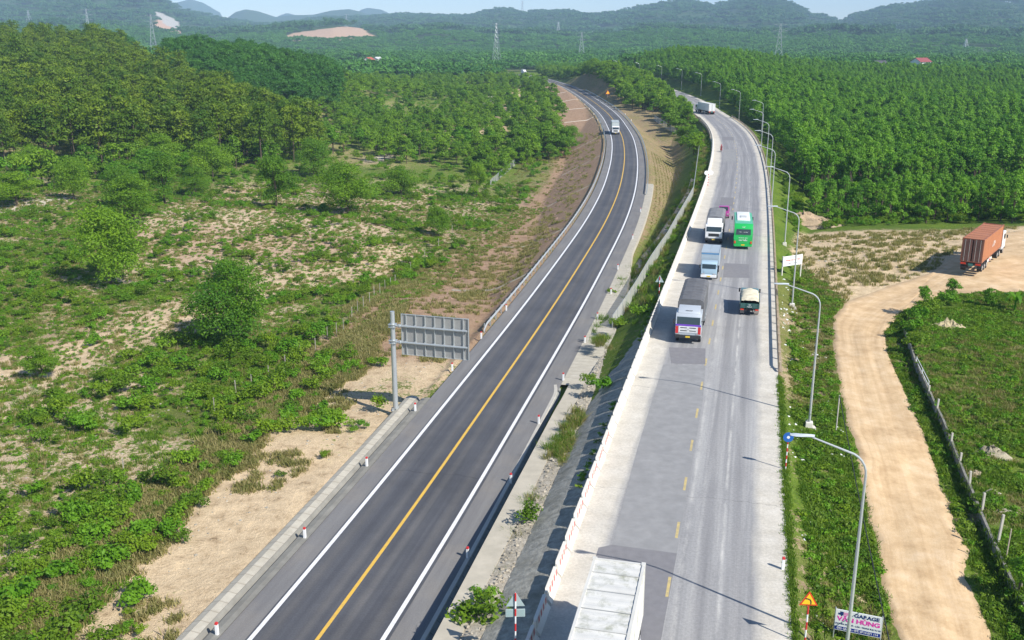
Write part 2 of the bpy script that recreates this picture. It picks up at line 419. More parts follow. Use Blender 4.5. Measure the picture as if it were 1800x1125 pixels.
# ------------------------------------------------------------------ ground sheet with zones
def W(pts, z=-3.5): return [tuple(P(a, b, z))[:2] for a, b in pts]
soft = lambda x, y, s: (fbm(x, y, 5, s) - .5) * 3.2
def zone(pts, z=-3.5, s=11):
    return pip(GX + soft(GX, GY, s), GY + soft(GX, GY, s + 50), W(pts, z))
veg = np.full(GX.shape, .56); dry = np.full(GX.shape, .12)
soil = np.tile(np.array([.44, .335, .20]), (len(GX), 1))
sand = np.array([.62, .48, .31]); pink = np.array([.50, .365, .25]); rock = np.array([.37, .25, .165]); pale = np.array([.60, .50, .37])
big = fbm(GX, GY, 22, 21); mid = fbm(GX, GY, 7, 23)
leftside = (dL < -5)
nearL = leftside & (rad < 260)
soil[nearL] = (np.array([.62, .49, .34]) * (1 - sstep(.35, .6, big))[:, None] + pink * sstep(.35, .6, big)[:, None])[nearL]
veg[nearL] = (.46 + .22 * (mid - .5) * 2)[nearL]
def setz(mask, v=None, d=None, s=None):
    if v is not None: veg[mask] = v
    if d is not None: dry[mask] = d
    if s is not None: soil[mask] = s
zB = zone([(-300,1300),(60,1125),(330,900),(560,650),(720,500),(700,440),(560,520),(330,590),(160,660),(-300,800)])
veg[zB] = .53 + .40 * (big[zB] - .5) + .3 * (mid[zB] - .5); dry[zB] = .15 + .5 * sstep(.45, .6, mid[zB])
zD = zone([(-300,1300),(80,1160),(330,905),(520,720),(640,640),(720,530),(650,560),(540,630),(400,740),(230,900),(60,1010),(-300,1150)])
veg[zD] = (.60 + .3 * (mid - .5))[zD]; dry[zD] = (.45 + .5 * sstep(.4, .6, big))[zD]
zS1 = zone([(60,1200),(330,1160),(560,900),(720,735),(840,600),(760,600),(600,640),(520,720),(430,800),(330,905),(180,1040)])
veg[zS1] = .31 + .40 * (mid[zS1] - .5) * 1.6; dry[zS1] = .6; soil[zS1] = sand
zS2 = zone([(-200,730),(0,690),(170,630),(330,570),(560,500),(690,460),(760,420),(690,405),(560,440),(400,500),(180,575),(0,640),(-200,680)], -4)
veg[zS2] = .26 + .2 * (mid[zS2] - .5); soil[zS2] = sand
zS3 = zone([(190,520),(420,490),(640,470),(700,400),(640,330),(400,330),(240,400)], -5)
veg[zS3] = .35 + .3 * (mid[zS3] - .5); dry[zS3] = .35
zG = zone([(620,560),(760,470),(860,380),(930,260),(1000,230),(960,300),(960,360),(900,430),(820,500),(720,560)], -7)
veg[zG] = .50; dry[zG] = .45; soil[zG] = pink
zR = leftside & (eL < 17) & (GY > 93) & (GY < 640)
veg[zR] = (.25 + .26 * (mid - .5) + .14 * sstep(5, 0, eL))[zR]; dry[zR] = .55; soil[zR] = rock
emb = (dL > 0) & (dR < 0) & (GY > 100) & (rad < 700)
soil[emb] = np.array([.36, .26, .165]); dry[emb] = .8; veg[emb] = (.46 + .2 * (mid - .5))[emb]
gr = emb & (eR < 7); veg[gr] = .62; dry[gr] = .25
rs = dR > 5.5
veg[rs] = .60; dry[rs] = .10
rn = rs & (rad < 120); veg[rn] = (.56 + .42 * (mid - .5))[rn]; dry[rn] = (.12 + sstep(.42, .6, big) * .6)[rn]
soil[rs] = np.array([.46, .36, .23])
pad = zone([(1400,398),(1460,392),(1620,400),(1760,400),(1900,395),(1900,520),(1700,520),(1640,500),(1480,525),(1420,480),(1395,440)], -1, 71)
veg[pad] = (.25 + .24 * (mid - .5))[pad]; dry[pad] = .65; soil[pad] = np.array([.64, .50, .32])
field = zone([(1585,545),(1660,525),(1950,528),(2100,1200),(1830,1160),(1745,960),(1650,770),(1600,650)], -1.3, 73)
fm_ = fbm(GX, GY, 13, 27); veg[field] = (.65 + .5 * (fm_ - .5) + .3 * (mid - .5))[field]; dry[field] = (sstep(.42, .58, fbm(GX, GY, 16, 29)) * .5)[field]
deep = (rad > 240) & ~emb & (eL > 14)
veg[deep & leftside] = np.maximum((.50 + .3 * (big - .5))[deep & leftside], .4)
for pl, wd in (([(918,160),(905,190),(880,215),(850,240),(800,262)], 5), ([(-40,372),(40,365),(112,352)], 3.0), ([(650,283),(690,273)], 2.0), ([(835,190),(862,178),(868,165)], 3.5)):
    for a, b in zip(pl[:-1], pl[1:]):
        qa = G1(*a); qb = G1(*b); ab = np.array([qb.x - qa.x, qb.y - qa.y]); L2 = (ab ** 2).sum() + 1e-6
        t = np.clip(((GX - qa.x) * ab[0] + (GY - qa.y) * ab[1]) / L2, 0, 1)
        d = np.hypot(GX - qa.x - t * ab[0], GY - qa.y - t * ab[1]) * (1 + .5 * (mid - .5))
        mk = d < wd; veg[mk] = .18; soil[mk] = sand if wd > 3.5 else np.array([.66, .62, .54])
farm = rad > 1000
veg[farm] = .34; soil[farm] = np.array([.050, .095, .030])
HOLE = np.zeros(GX.shape, bool)
def hill_zone(pts, Rd, col, v=.2):
    px_ = PXa + (fbm(GX, GY, 120, 5) - .5) * 5
    elev = (Z - CAMZ) / (rad * CT * CT / F); py_ = 64.5 - elev
    k = pip(px_, py_, pts) & (rad > Rd[0]) & (rad < Rd[1]); veg[k] = v; soil[k] = col; HOLE[k] = True
def blur(a, n=1):
    g = a.reshape(NR, NA, -1).astype(float)
    for _ in range(n):
        h = g.copy(); h[1:-1] = (g[:-2] + 2 * g[1:-1] + g[2:]) / 4; g = h.copy(); g[:, 1:-1] = (h[:, :-2] + 2 * h[:, 1:-1] + h[:, 2:]) / 4
    return g.reshape(a.shape)
veg = blur(veg, 4); dry = blur(dry, 5); soil = blur(soil, 5)
hill_zone([(520,71),(545,58),(600,50),(640,45),(690,40),(665,56),(690,69),(600,72)], (1600, 2900), (.52, .36, .25))
hill_zone([(316,64),(322,40),(330,36),(360,46),(372,60),(350,64)], (2400, 5200), (.55, .36, .25))
hill_zone([(318,18),(330,22),(362,38),(362,52),(340,44)], (2400, 5200), (.46, .44, .40), .0)
Fc = np.arange(NR * NA).reshape(NR, NA)
quads = np.c_[Fc[:-1, :-1].ravel(), Fc[:-1, 1:].ravel(), Fc[1:, 1:].ravel(), Fc[1:, :-1].ravel()]
me = npmesh('ground', np.c_[GX, GY, Z], quads, True, None, {
    'veg': ('POINT', 'FLOAT', veg.astype(np.float32)), 'dry': ('POINT', 'FLOAT', dry.astype(np.float32)),
    'soil': ('POINT', 'FLOAT_COLOR', np.c_[soil, np.ones(len(soil))].astype(np.float32))})
props(link('ground', me, m_ground), kind='structure')
vegG = veg.reshape(NR, NA)
def gattr(arr, x, y):
    r = np.hypot(x, y); a = np.arctan2(x, y)
    i = np.clip(np.rint(np.log(np.maximum(r, 12.001) / 12.0) / math.log(RMAX / 12.0) * (NR - 1)), 0, NR - 1).astype(int)
    j = np.clip(np.rint((a - az[0]) / (az[-1] - az[0]) * (NA - 1)), 0, NA - 1).astype(int)
    return arr.reshape(NR, NA)[i, j]

# ------------------------------------------------------------------ swept strips along a road
def strip(name, C, N, offs, zs, mat, i0=0, i1=None, smooth=False, kind=None, label=None, cat=None, parent=None, seglen=1):
    C_ = C[i0:i1]; N_ = N[i0:i1]; n = len(C_); k = len(offs)
    V = []; UV = []
    offs = [np.broadcast_to(np.asarray(o, float), (n,)) for o in offs]; zs = [np.broadcast_to(np.asarray(z, float), (n,)) for z in zs]
    for j in range(k):
        V.append(np.c_[C_ + N_ * offs[j][:, None], zs[j]]); UV.append(np.c_[offs[j], np.arange(n) * 2.0 + i0 * 2.0])
    V = np.stack(V, 1).reshape(-1, 3); UV = np.stack(UV, 1).reshape(-1, 2)
    I = np.arange(n * k).reshape(n, k)
    q = np.c_[I[:-1, :-1].ravel(), I[:-1, 1:].ravel(), I[1:, 1:].ravel(), I[1:, :-1].ravel()]
    o = link(name, npmesh(name, V, q, smooth, UV), mat, parent)
    return props(o, label, cat, kind=kind)
def uvn(nt): 
    u = nt.nodes.new('ShaderNodeUVMap'); s = nt.nodes.new('ShaderNodeSeparateXYZ'); nt.links.new(u.outputs[0], s.inputs[0])
    return u.outputs[0], s.outputs[0], s.outputs[1]
def gauss(nt, x, c, wdt):
    d = mth(nt, 'DIVIDE', mth(nt, 'SUBTRACT', x, c), wdt)
    return mth(nt, 'POWER', 2.718, mth(nt, 'MULTIPLY', mth(nt, 'MULTIPLY', d, d), -1.0))
def asphalt_new():
    m, nt, b = nodes_mat('new_asphalt'); uv, u, v = uvn(nt); p = geo_pos(nt)
    st = noise(nt, 1.0, 4, scalev(nt, uv, (2.2, .03, 1)), .6)
    fine = noise(nt, 9, 3, p, .7)
    c = ramp(nt, st, [(.3, (.060,.062,.072)), (.7, (.090,.092,.102))])
    tr = None
    for cc, ww in ((-2.75, .34), (-.95, .3), (.95, .3), (2.6, .34)):
        g_ = gauss(nt, u, cc, ww); tr = g_ if tr is None else mth(nt, 'ADD', tr, g_)
    c = mixc(nt, mth(nt, 'MULTIPLY', tr, .30), c, (.17, .155, .135))
    c = mixc(nt, 1.0, c, ramp(nt, noise(nt, .16, 6, p, .65), [(.32, (.80,)*3), (.5, (1,)*3), (.68, (1.22,1.2,1.16))]), 'MULTIPLY')
    jt = mth(nt, 'PINGPONG', mth(nt, 'ADD', v, mth(nt, 'MULTIPLY', noise(nt, .5, 3, p), 1.6)), 31.0)
    c = mixc(nt, ramp(nt, jt, [(0.0, (.55,)*3), (.10, (0,)*3)]), c, (.035, .036, .04))
    c = mixc(nt, ramp(nt, noise(nt, 1.7, 2, p, .5), [(.74, (0,)*3), (.80, (.6,)*3)]), c, (.03, .03, .032))
    c = mixc(nt, 1.0, c, ramp(nt, fine, [(.3, (.84,)*3), (.7, (1.14,)*3)]), 'MULTIPLY')
    nt.links.new(c, b.inputs['Base Color']); b.inputs['Roughness'].default_value = .78
    bump(nt, b, noise(nt, 40, 2, p), .2, .01); return m
def asphalt_shoulder():
    m, nt, b = nodes_mat('shoulder_asphalt'); uv, u, v = uvn(nt); p = geo_pos(nt)
    c = ramp(nt, noise(nt, 1.0, 5, scalev(nt, uv, (1.2, .12, 1)), .65), [(.3, (.145,.14,.14)), (.7, (.20,.195,.19))])
    c = mixc(nt, ramp(nt, noise(nt, .25, 5, p), [(.5, (0,)*3), (.72, (.35,)*3)]), c, (.26,.23,.19))
    c = mixc(nt, 1.0, c, ramp(nt, noise(nt, 12, 3, p), [(.3, (.9,)*3), (.7, (1.1,)*3)]), 'MULTIPLY')
    nt.links.new(c, b.inputs['Base Color']); b.inputs['Roughness'].default_value = .9; return m
def old_road():
    m, nt, b = nodes_mat('old_road'); uv, u, v = uvn(nt); p = geo_pos(nt)
    st = noise(nt, 1.0, 6, scalev(nt, uv, (1.6, .035, 1)), .65, .4)
    bl = noise(nt, .22, 5, p, .6); fine = noise(nt, 6, 4, p, .75)
    c = ramp(nt, st, [(.25, (.215,.213,.215)), (.5, (.31,.305,.30)), (.75, (.44,.43,.41))])
    tr = None
    for cc, ww in ((-2.6, .5), (-.9, .35), (1.7, .45), (3.5, .4)):
        g_ = gauss(nt, u, cc, ww); tr = g_ if tr is None else mth(nt, 'ADD', tr, g_)
    c = mixc(nt, mth(nt, 'MULTIPLY', tr, .35), c, (.17, .165, .17))
    for cc, ww, am in ((.55, .16, .55), (2.65, .10, .75), (1.25, .08, .3)):
        k = mth(nt, 'MULTIPLY', gauss(nt, u, cc, ww), ramp(nt, noise(nt, 1.0, 5, scalev(nt, uv, (.8, .22, 1)), .7), [(.42, (0,)*3), (.62, (am,)*3)]))
        c = mixc(nt, k, c, (.56, .54, .50))
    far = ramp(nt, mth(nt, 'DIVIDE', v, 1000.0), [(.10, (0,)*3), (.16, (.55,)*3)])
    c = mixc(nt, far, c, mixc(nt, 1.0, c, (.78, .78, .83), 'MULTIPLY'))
    # cement aprons at both sides, with a ragged dusty inner edge
    wob = mth(nt, 'MULTIPLY', mth(nt, 'SUBTRACT', noise(nt, 1.0, 5, scalev(nt, uv, (.6, .12, 1)), .7), .5), 1.1)
    au = mth(nt, 'ADD', u, wob)
    lf = ramp(nt, mth(nt, 'MULTIPLY_ADD', au, .1, .5), [(.085, (1,)*3), (.145, (0,)*3)])
    rf = ramp(nt, mth(nt, 'MULTIPLY_ADD', au, .1, .5), [(.925, (0,)*3), (.99, (1,)*3)])
    ap = ramp(nt, noise(nt, .7, 6, p, .7), [(.25, (.47,.43,.355)), (.6, (.59,.55,.475)), (.8, (.65,.61,.54))])
    c = mixc(nt, mth(nt, 'MAXIMUM', lf, rf), c, ap)
    # transverse joints and cracks
    vj = mth(nt, 'ADD', v, mth(nt, 'MULTIPLY', noise(nt, .8, 4, p), 1.2))
    jj = mth(nt, 'PINGPONG', vj, 9.7)
    c = mixc(nt, ramp(nt, jj, [(0.0, (.5,)*3), (.05, (0,)*3)]), c, (.11, .105, .10))
    c = mixc(nt, ramp(nt, bl, [(.50, (0,)*3), (.75, (.28,)*3)]), c, (.17, .165, .17))
    c = mixc(nt, 1.0, c, ramp(nt, fine, [(.3, (.82,)*3), (.7, (1.14,)*3)]), 'MULTIPLY')
    nt.links.new(c, b.inputs['Base Color']); b.inputs['Roughness'].default_value = .9
    bump(nt, b, fine, .25, .015); return m
def paint(name, col, wear=.35):
    m, nt, b = nodes_mat(name); p = geo_pos(nt)
    f = ramp(nt, noise(nt, 3.2, 6, p, .75), [(.62 - wear * .3, (0,)*3), (.78, (wear,)*3)])
    nt.links.new(mixc(nt, f, col, (.20, .19, .18)), b.inputs['Base Color']); b.inputs['Roughness'].default_value = .7; return m
m_asp = asphalt_new(); m_sho = asphalt_shoulder(); m_old = old_road()
m_wl = paint('white_line', (.74, .74, .74), .45); m_yl = paint('yellow_line', (.68, .42, .06), .5); m_yd = paint('worn_yellow', (.60, .46, .17), .9)
m_wd = paint('worn_white', (.55, .54, .52), .9)
strip('highway_shoulder', LC, LN, [L_IN, L_OUT], [ZL - .012] * 2, m_sho, kind='structure')
strip('highway', LC, LN, [-3.75, -1.8, 0, 1.8, 3.75], [ZL - .004] * 5, m_asp, kind='structure')
for off, mt, nm in ((-3.5, m_wl, 'white_edge_line'), (3.42, m_wl, 'white_edge_line'), (0, m_yl, 'yellow_centre_line')):
    hw = .11 if off == 0 else .13
    strip(nm, LC, LN, [off - hw, off + hw], [ZL + .004] * 2, mt, kind='structure')
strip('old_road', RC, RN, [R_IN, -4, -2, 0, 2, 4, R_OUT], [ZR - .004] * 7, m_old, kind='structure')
# dashed centre line and worn edge line of the old road
def dashes(name, C, N, off, wdt, ln, gap, s0, s1, mat, z):
    d = np.r_[0, np.cumsum(np.hypot(*np.diff(C, axis=0).T))]
    V = []; Q = []
    s = s0
    while s < s1:
        ts = np.linspace(s, s + ln, 3)
        for t in ts:
            c = np.array([np.interp(t, d, C[:, 0]), np.interp(t, d, C[:, 1])]); n = np.array([np.interp(t, d, N[:, 0]), np.interp(t, d, N[:, 1])])
            V += [(*(c + n * (off - wdt / 2)), z), (*(c + n * (off + wdt / 2)), z)]
        b = len(V) - 6; Q += [(b, b+1, b+3, b+2), (b+2, b+3, b+5, b+4)]
        s += ln + gap
    return props(link(name, npmesh(name, V, Q), mat), kind='structure')
s_at = lambda C, Y: idxY(C, Y) * 2.0
dashes('yellow_dashes', RC, RN, 0, .16, 2.0, 4.35, 1.2, 420, m_yd, ZR + .004)
dashes('worn_edge_line', RC, RN, 4.55, .13, 9.0, .6, s_at(RC, 190), 470, m_wd, ZR + .004)
m_patch = M('patch_asphalt', (.195, .19, .198), .9, 0, .12, 2.0, .3, (.22,.21,.20))
m_patch2 = M('patch_grey', (.275, .272, .268), .9, 0, .16, 1.2, .5, (.20,.20,.20))
for k, (pts, mt) in enumerate([([(1166,640),(1240,642),(1236,700),(1190,972),(1076,957),(1120,790)], m_patch2),
        ([(1052,962),(1076,957),(1190,972),(1160,1135),(1000,1140)], m_patch), ([(1273,462),(1316,464),(1318,488),(1271,487)], m_patch),
        ([(1268,346),(1290,347),(1288,362),(1265,361)], m_patch), ([(1269,240),(1289,240),(1290,246),(1269,246)], m_patch), ([(1279,372),(1296,372),(1290,398),(1283,398)], m_patch2),
        ([(1273,262),(1293,262),(1294,283),(1271,283)], m_patch2), ([(1176,610),(1240,612),(1240,640),(1180,638)], m_patch)]):
    mb = MB(); mb.poly([tuple(P(a, b, .003 + .0005 * k)) for a, b in pts]); props(mb.build('road_patch', mt), kind='structure')

# ------------------------------------------------------------------ drain, walls and slopes between the roads (near part)
iN0 = 0; iN1 = idxY(LC, 90)
def lineXY(pts, z):   # surveyed line, z may be callable on Y
    out = []
    for a, b in pts:
        q = P(a, b, z if not callable(z) else -2.2)
        if callable(z):
            for _ in range(5): q = P(a, b, z(q.y))
        out.append(q)
    return out
zcap = lambda Y: float(np.interp(Y, [38, 48, 86, 92], [-.85, -1.0, -2.6, -2.9]))
capL = lineXY([(763.8,1125),(880,905),(978,720),(990,700),(1041,600)], zcap)
capR = lineXY([(806,1125),(916,905),(1002,724),(1018,694),(1066,594)], zcap)
capL = [ext(capL[0], capL[1], 18)] + capL; capR = [ext(capR[0], capR[1], 18)] + capR
lip = [Vector((*(at_line(LC, LN, i, L_OUT + .02)), ZL)) for i in range(idxY(LC, 26), idxY(LC, 88), 2)]
def resample(pts, n):
    p = np.array([tuple(q) for q in pts]); d = np.r_[0, np.cumsum(np.linalg.norm(np.diff(p, axis=0), axis=1))]
    t = np.linspace(0, d[-1], n); return np.c_[np.interp(t, d, p[:, 0]), np.interp(t, d, p[:, 1]), np.interp(t, d, p[:, 2])]
def loft(name, lines, mat, n=60, smooth=False, jit=0, parent=None):
    L_ = [resample(l, n) for l in lines]; k = len(L_)
    V = np.stack(L_, 1).reshape(-1, 3)
    if jit: V += (rng.random(V.shape) - .5) * jit
    I = np.arange(n * k).reshape(n, k)
    q = np.c_[I[:-1, :-1].ravel(), I[:-1, 1:].ravel(), I[1:, 1:].ravel(), I[1:, :-1].ravel()]
    UV = np.stack([np.c_[np.full(n, j), np.r_[0, np.cumsum(np.linalg.norm(np.diff(L_[0], axis=0), axis=1))]] for j in range(k)], 1).reshape(-1, 2)
    return link(name, npmesh(name, V, q, smooth, UV), mat, parent)
off = lambda l, v: [q + Vector(v) for q in l]
YS = [lip[0].y, lip[-1].y]
def clipY(l, y0, y1, n=50):
    p = np.array([tuple(q) for q in l]); o = np.argsort(p[:, 1]); p = p[o]; t = np.linspace(y0, y1, n)
    return [Vector((np.interp(a, p[:, 1], p[:, 0]), a, np.interp(a, p[:, 1], p[:, 2]))) for a in t]
y0, y1 = 27, 84.5
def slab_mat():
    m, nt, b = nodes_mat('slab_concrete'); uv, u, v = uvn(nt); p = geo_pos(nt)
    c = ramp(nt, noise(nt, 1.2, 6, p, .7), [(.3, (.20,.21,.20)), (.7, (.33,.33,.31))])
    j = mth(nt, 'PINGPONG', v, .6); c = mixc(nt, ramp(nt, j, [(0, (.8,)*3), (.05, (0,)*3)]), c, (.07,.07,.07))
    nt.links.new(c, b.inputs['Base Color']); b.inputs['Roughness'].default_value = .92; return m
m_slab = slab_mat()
A_ = clipY(lip, y0, y1); B_ = clipY(capL, y0, y1); C_ = clipY(capR, y0, y1)
bot = [a * .45 + Vector((b.x, b.y, a.z)) * .55 + Vector((0, 0, -.75)) for a, b in zip(A_, B_)]
dr = empty('concrete_drain', A_[0], 0, 'deep slab-lined concrete drain in shade beside the dark highway, between the two roads', 'drain')
def rel(l, o): return [q - o.location for q in l]
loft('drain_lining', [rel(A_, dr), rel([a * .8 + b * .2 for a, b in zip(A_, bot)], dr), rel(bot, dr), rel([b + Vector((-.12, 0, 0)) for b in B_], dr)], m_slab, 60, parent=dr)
loft('drain_lip', [rel([q + Vector((-.25, 0, .002)) for q in A_], dr), rel([q + Vector((.02, 0, .03)) for q in A_], dr), rel([q + Vector((.1, 0, -.2)) for q in A_], dr)], m_conc, 60, parent=dr)
wl = empty('retaining_wall', B_[0], 0, 'long pale concrete wall cap running between the drain and the stone bank', 'wall')
loft('wall_cap', [rel([b + Vector((-.13, 0, -.35)) for b in B_], wl), rel([b + Vector((-.13, 0, 0)) for b in B_], wl), rel(C_, wl), rel([c + Vector((0.02, 0, -.4)) for c in C_], wl)], M('cap_concrete', (.47, .425, .34), .9, 0, .12, 1.2, .4, (.30,.27,.20)), 60, parent=wl)
# gravel ledge and stone pitched bank up to the barrier line
bi = [Vector((*(at_line(RC, RN, i, R_IN - .35)), ZR - .02)) for i in range(0, idxY(RC, 112))]
def bank_mat(nm, a, b_, sc=1.0):
    m, nt, b = nodes_mat(nm); p = geo_pos(nt)
    n1 = noise(nt, 2.2 * sc, 7, p, .72); n2 = noise(nt, .35, 5, p, .6)
    c = ramp(nt, n1, [(.28, tuple(x * .55 for x in a)), (.5, a), (.72, b_)])
    c = mixc(nt, ramp(nt, n2, [(.5, (0,)*3), (.7, (.55,)*3)]), c, (.12, .11, .07))
    nt.links.new(c, b.inputs['Base Color']); b.inputs['Roughness'].default_value = .95; bump(nt, b, n1, .8, .12); return m
m_bank = bank_mat('stone_bank', (.30, .29, .25), (.44, .42, .36)); m_gravel = bank_mat('gravel_ledge', (.42, .37, .29), (.62, .57, .48), 1.6)
y2 = 100
C2 = clipY(C_ + [Vector((C_[-1].x + 4.1, y2 + 1, -3.4))], y0, y2, 80); D2 = clipY(bi, y0, y2, 80)
led = [c + (Vector((d.x, d.y, c.z)) - c) * .30 + Vector((0, 0, .08)) for c, d in zip(C2, D2)]
s_ = loft('gravel_ledge', [[c + Vector((0, 0, -.05)) for c in C2], [(c + e) / 2 + Vector((0, 0, .02)) for c, e in zip(C2, led)], led], m_gravel, 160, True, .05); props(s_, kind='structure')
mids = [[e * (1 - t) + d * t + Vector((0, 0, .10 * math.sin(t * math.pi))) for e, d in zip(led, D2)] for t in (0, .33, .66, 1)]
s_ = loft('stone_bank', mids, m_bank, 160, True, .06); props(s_, kind='structure')

# highway left edge: slab gutter near, and kerb right side mid part
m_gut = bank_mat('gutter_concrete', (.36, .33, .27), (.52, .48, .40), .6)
i0 = 0; i1 = idxY(LC, 81)
g0 = empty('roadside_gutter', (0, 0, 0), 0, 'shallow concrete gutter along the left edge of the highway, pale slabs outside', 'gutter')
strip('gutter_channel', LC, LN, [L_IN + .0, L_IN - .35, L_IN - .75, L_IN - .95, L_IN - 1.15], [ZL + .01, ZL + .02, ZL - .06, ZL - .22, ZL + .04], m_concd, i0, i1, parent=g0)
m_kslab = slab_mat(); 
def slab_row():
    m, nt, b = nodes_mat('pale_slabs'); uv, u, v = uvn(nt); p = geo_pos(nt)
    c = ramp(nt, noise(nt, 1.5, 6, p, .7), [(.3, (.38,.345,.275)), (.7, (.50,.465,.385))])
    j = mth(nt, 'PINGPONG', v, .5); c = mixc(nt, ramp(nt, j, [(0, (.8,)*3), (.06, (0,)*3)]), c, (.25,.21,.16))
    nt.links.new(c, b.inputs['Base Color']); b.inputs['Roughness'].default_value = .92; return m
strip('gutter_slabs', LC, LN, [L_IN - 1.16, L_IN - 1.7, L_IN - 2.2], [ZL + .045, ZL + .12, ZL - .05], slab_row(), i0, i1, parent=g0)
# concrete edging on the right side of the highway beyond the drain
j0 = idxY(LC, 86); j1 = idxY(LC, 118); j2 = idxY(LC, 215)
n_ = j2 - j0; tt = np.linspace(0, 1, n_)
wd_ = np.interp(tt, [0, .12, .3, .45, 1], [3.0, 3.0, 2.2, 1.0, 1.5])
s_ = strip('concrete_edging', LC, LN, [L_OUT, L_OUT + wd_ * .5, L_OUT + wd_, L_OUT + wd_ + .15], [ZL + .01, ZL + .02, ZL + .02, ZL - .4], slab_row(), j0, j2,
      label='pale slab edging along the right shoulder of the dark highway beyond the deep drain', cat='edging')

# ------------------------------------------------------------------ guard rails, barriers, marker posts
def jersey():
    e = empty('concrete_barrier', (0, 0, 0)); L = 2.50
    prof = [(-.30, 0), (.30, 0), (.28, .10), (.12, .34), (.085, .86), (-.085, .86), (-.12, .34), (-.28, .10)]
    mb = MB(); mb.b.free(); mb.b = bmesh.new()
    A = []
    for yy, sh in ((-L/2, .62), (-L/2 + .16, 1), (L/2 - .16, 1), (L/2, .62)):
        A.append([mb.b.verts.new((x * (sh if z > .2 else 1), yy, z * (1 if z < .8 else (sh * .35 + .65)))) for x, z in prof])
    for a, b in zip(A[:-1], A[1:]):
        for k in range(8): mb.b.faces.new((a[k], a[(k+1) % 8], b[(k+1) % 8], b[k]))
    mb.b.faces.new(A[0]); mb.b.faces.new(A[-1][::-1])
    mb.build('barrier_body', m_concw, e)
    mr = MB(); mw = MB()
    for k in range(9):
        y = -L/2 + .26 + k * .27
        if k % 2:
            mr = MB(); mr.quad((.125, y - .13, .44), (.125, y + .13, .44), (.098, y + .13, .78), (.098, y - .13, .78)); mr.build('red_stripe', M('faded_red', (.52, .15, .14), .7, 0, .2, 3), e)
    return e
bar = jersey(); plain = None
i_ = 0; s = 2.0
dR_ = np.r_[0, np.cumsum(np.hypot(*np.diff(RC, axis=0).T))]
dL_ = np.r_[0, np.cumsum(np.hypot(*np.diff(LC, axis=0).T))]
def on(C, N, D, s, off):
    c = np.array([np.interp(s, D, C[:, 0]), np.interp(s, D, C[:, 1])]); n = np.array([np.interp(s, D, N[:, 0]), np.interp(s, D, N[:, 1])]); n /= np.hypot(*n)
    t = np.array([-n[1], n[0]])
    q = c + n * off; return float(q[0]), float(q[1]), math.atan2(-t[0], t[1])
s0 = float(np.interp(30, RC[:, 1], dR_)); s = s0; k = 0; SB = float(np.interp(352, RC[:, 1], dR_))
while s < SB:
    x, y, a = on(RC, RN, dR_, s, R_IN - .02)
    b_ = bar if k == 0 else copy_tree(bar)
    if k == 40:   # farther down the bands have worn off
        pass
    b_.location = (x, y, ZR - .002); b_.rotation_euler = (0, 0, a + (random.random() - .5) * .012)
    props(b_, 'pale concrete barrier segment in the row between the worn grey road and the bank', 'barrier', 'concrete barriers along the old road')
    s += 2.76; k += 1
    if y > 66 and len(bar.children) > 1:
        nb = bar.copy(); COL.objects.link(nb); c = bar.children[0].copy(); COL.objects.link(c); c.parent = nb; keep = nb
        nb.location = (x, y, ZR - .002); nb.rotation_euler = b_.rotation_euler
        for ch in list(b_.children): bpy.data.objects.remove(ch)
        bpy.data.objects.remove(b_); bar = nb

def guardrail(name, C, N, D, s0, s1, off, zb, pitch, label, railmat, postmat, h=.72, block=None, side=1, double=False):
    x, y, a = on(C, N, D, s0, off); e = empty(name, (x, y, zb), 0, label, 'guard rail')
    prof = [(0, -.155), (.05, -.11), (.05, -.06), (0, 0), (.05, .06), (.05, .11), (0, .155)]
    ss = np.arange(s0, s1, 1.5); V = []
    n = len(prof)
    for j, q in enumerate(ss):
        X, Y, a = on(C, N, D, q, off); nx, ny = math.cos(a), math.sin(a)
        dz = -.45 if (j == 0 or j == len(ss) - 1) else 0
        for px_, pz in prof: V.append((X - x - side * nx * px_, Y - y - side * ny * px_, h - .15 + pz + dz))
    I = np.arange(len(V)).reshape(len(ss), n)
    q = np.c_[I[:-1, :-1].ravel(), I[:-1, 1:].ravel(), I[1:, 1:].ravel(), I[1:, :-1].ravel()]
    link('rail', npmesh('rail', V, q), railmat, e)
    pm = None; num = 0
    for q in np.arange(s0 + .8, s1 - .8, pitch):
        X, Y, a = on(C, N, D, q, off + .10 * side)
        if pm is None:
            mb = MB(); mb.box((0, 0, h / 2 - .2), (.13, .13, h + .45), bev=.01)
            if block: mb.prism([(0.0, -.25), (.30, -.25), (.10, h), (0.0, h)], -.09, .09, plane='yz')
            o = mb.build('post', postmat, e); pm = o.data
        else: o = link('post', pm, None, e)
        o.location = (X - x, Y - y, 0); o.rotation_euler = (0, 0, a + (-math.pi / 2 if block else 0)); num += 1
        if num >= 99: break
    return e
m_rust = M('weathered_rail', (.30, .24, .21), .7, .2, .2, 3)
m_tan = M('tan_concrete_post', (.50, .40, .29), .9, 0, .15, 3)
lr = lambda Y: float(np.interp(Y, LC[:, 1], dL_)); rrd = lambda Y: float(np.interp(Y, RC[:, 1], dR_))
guardrail('guard_rail', LC, LN, dL_, lr(100), lr(360), L_IN - .35, ZL, 2.7, 'long pale steel guard rail above the reddish rocky embankment of the dark highway', m_lamp, m_metal, side=-1)
guardrail('guard_rail', LC, LN, dL_, lr(198), lr(600), L_OUT + .25, ZL, 4.1, 'steel guard rail round the outer bend of the dark highway above the dry ribbed slope', m_metal, m_metal, side=1)
guardrail('guard_rail', LC, LN, dL_, lr(365), lr(620), L_IN - .35, ZL, 4.0, 'distant steel guard rail on the embankment above the white drain strips', m_lamp, m_metal, side=-1)
guardrail('guard_rail', RC, RN, dR_, rrd(81), rrd(360), R_OUT + .02, ZR, 2.9, 'rusty-toned guard rail on tan concrete posts along the grass verge of the worn grey road', m_rust, m_tan, block=True, side=1)
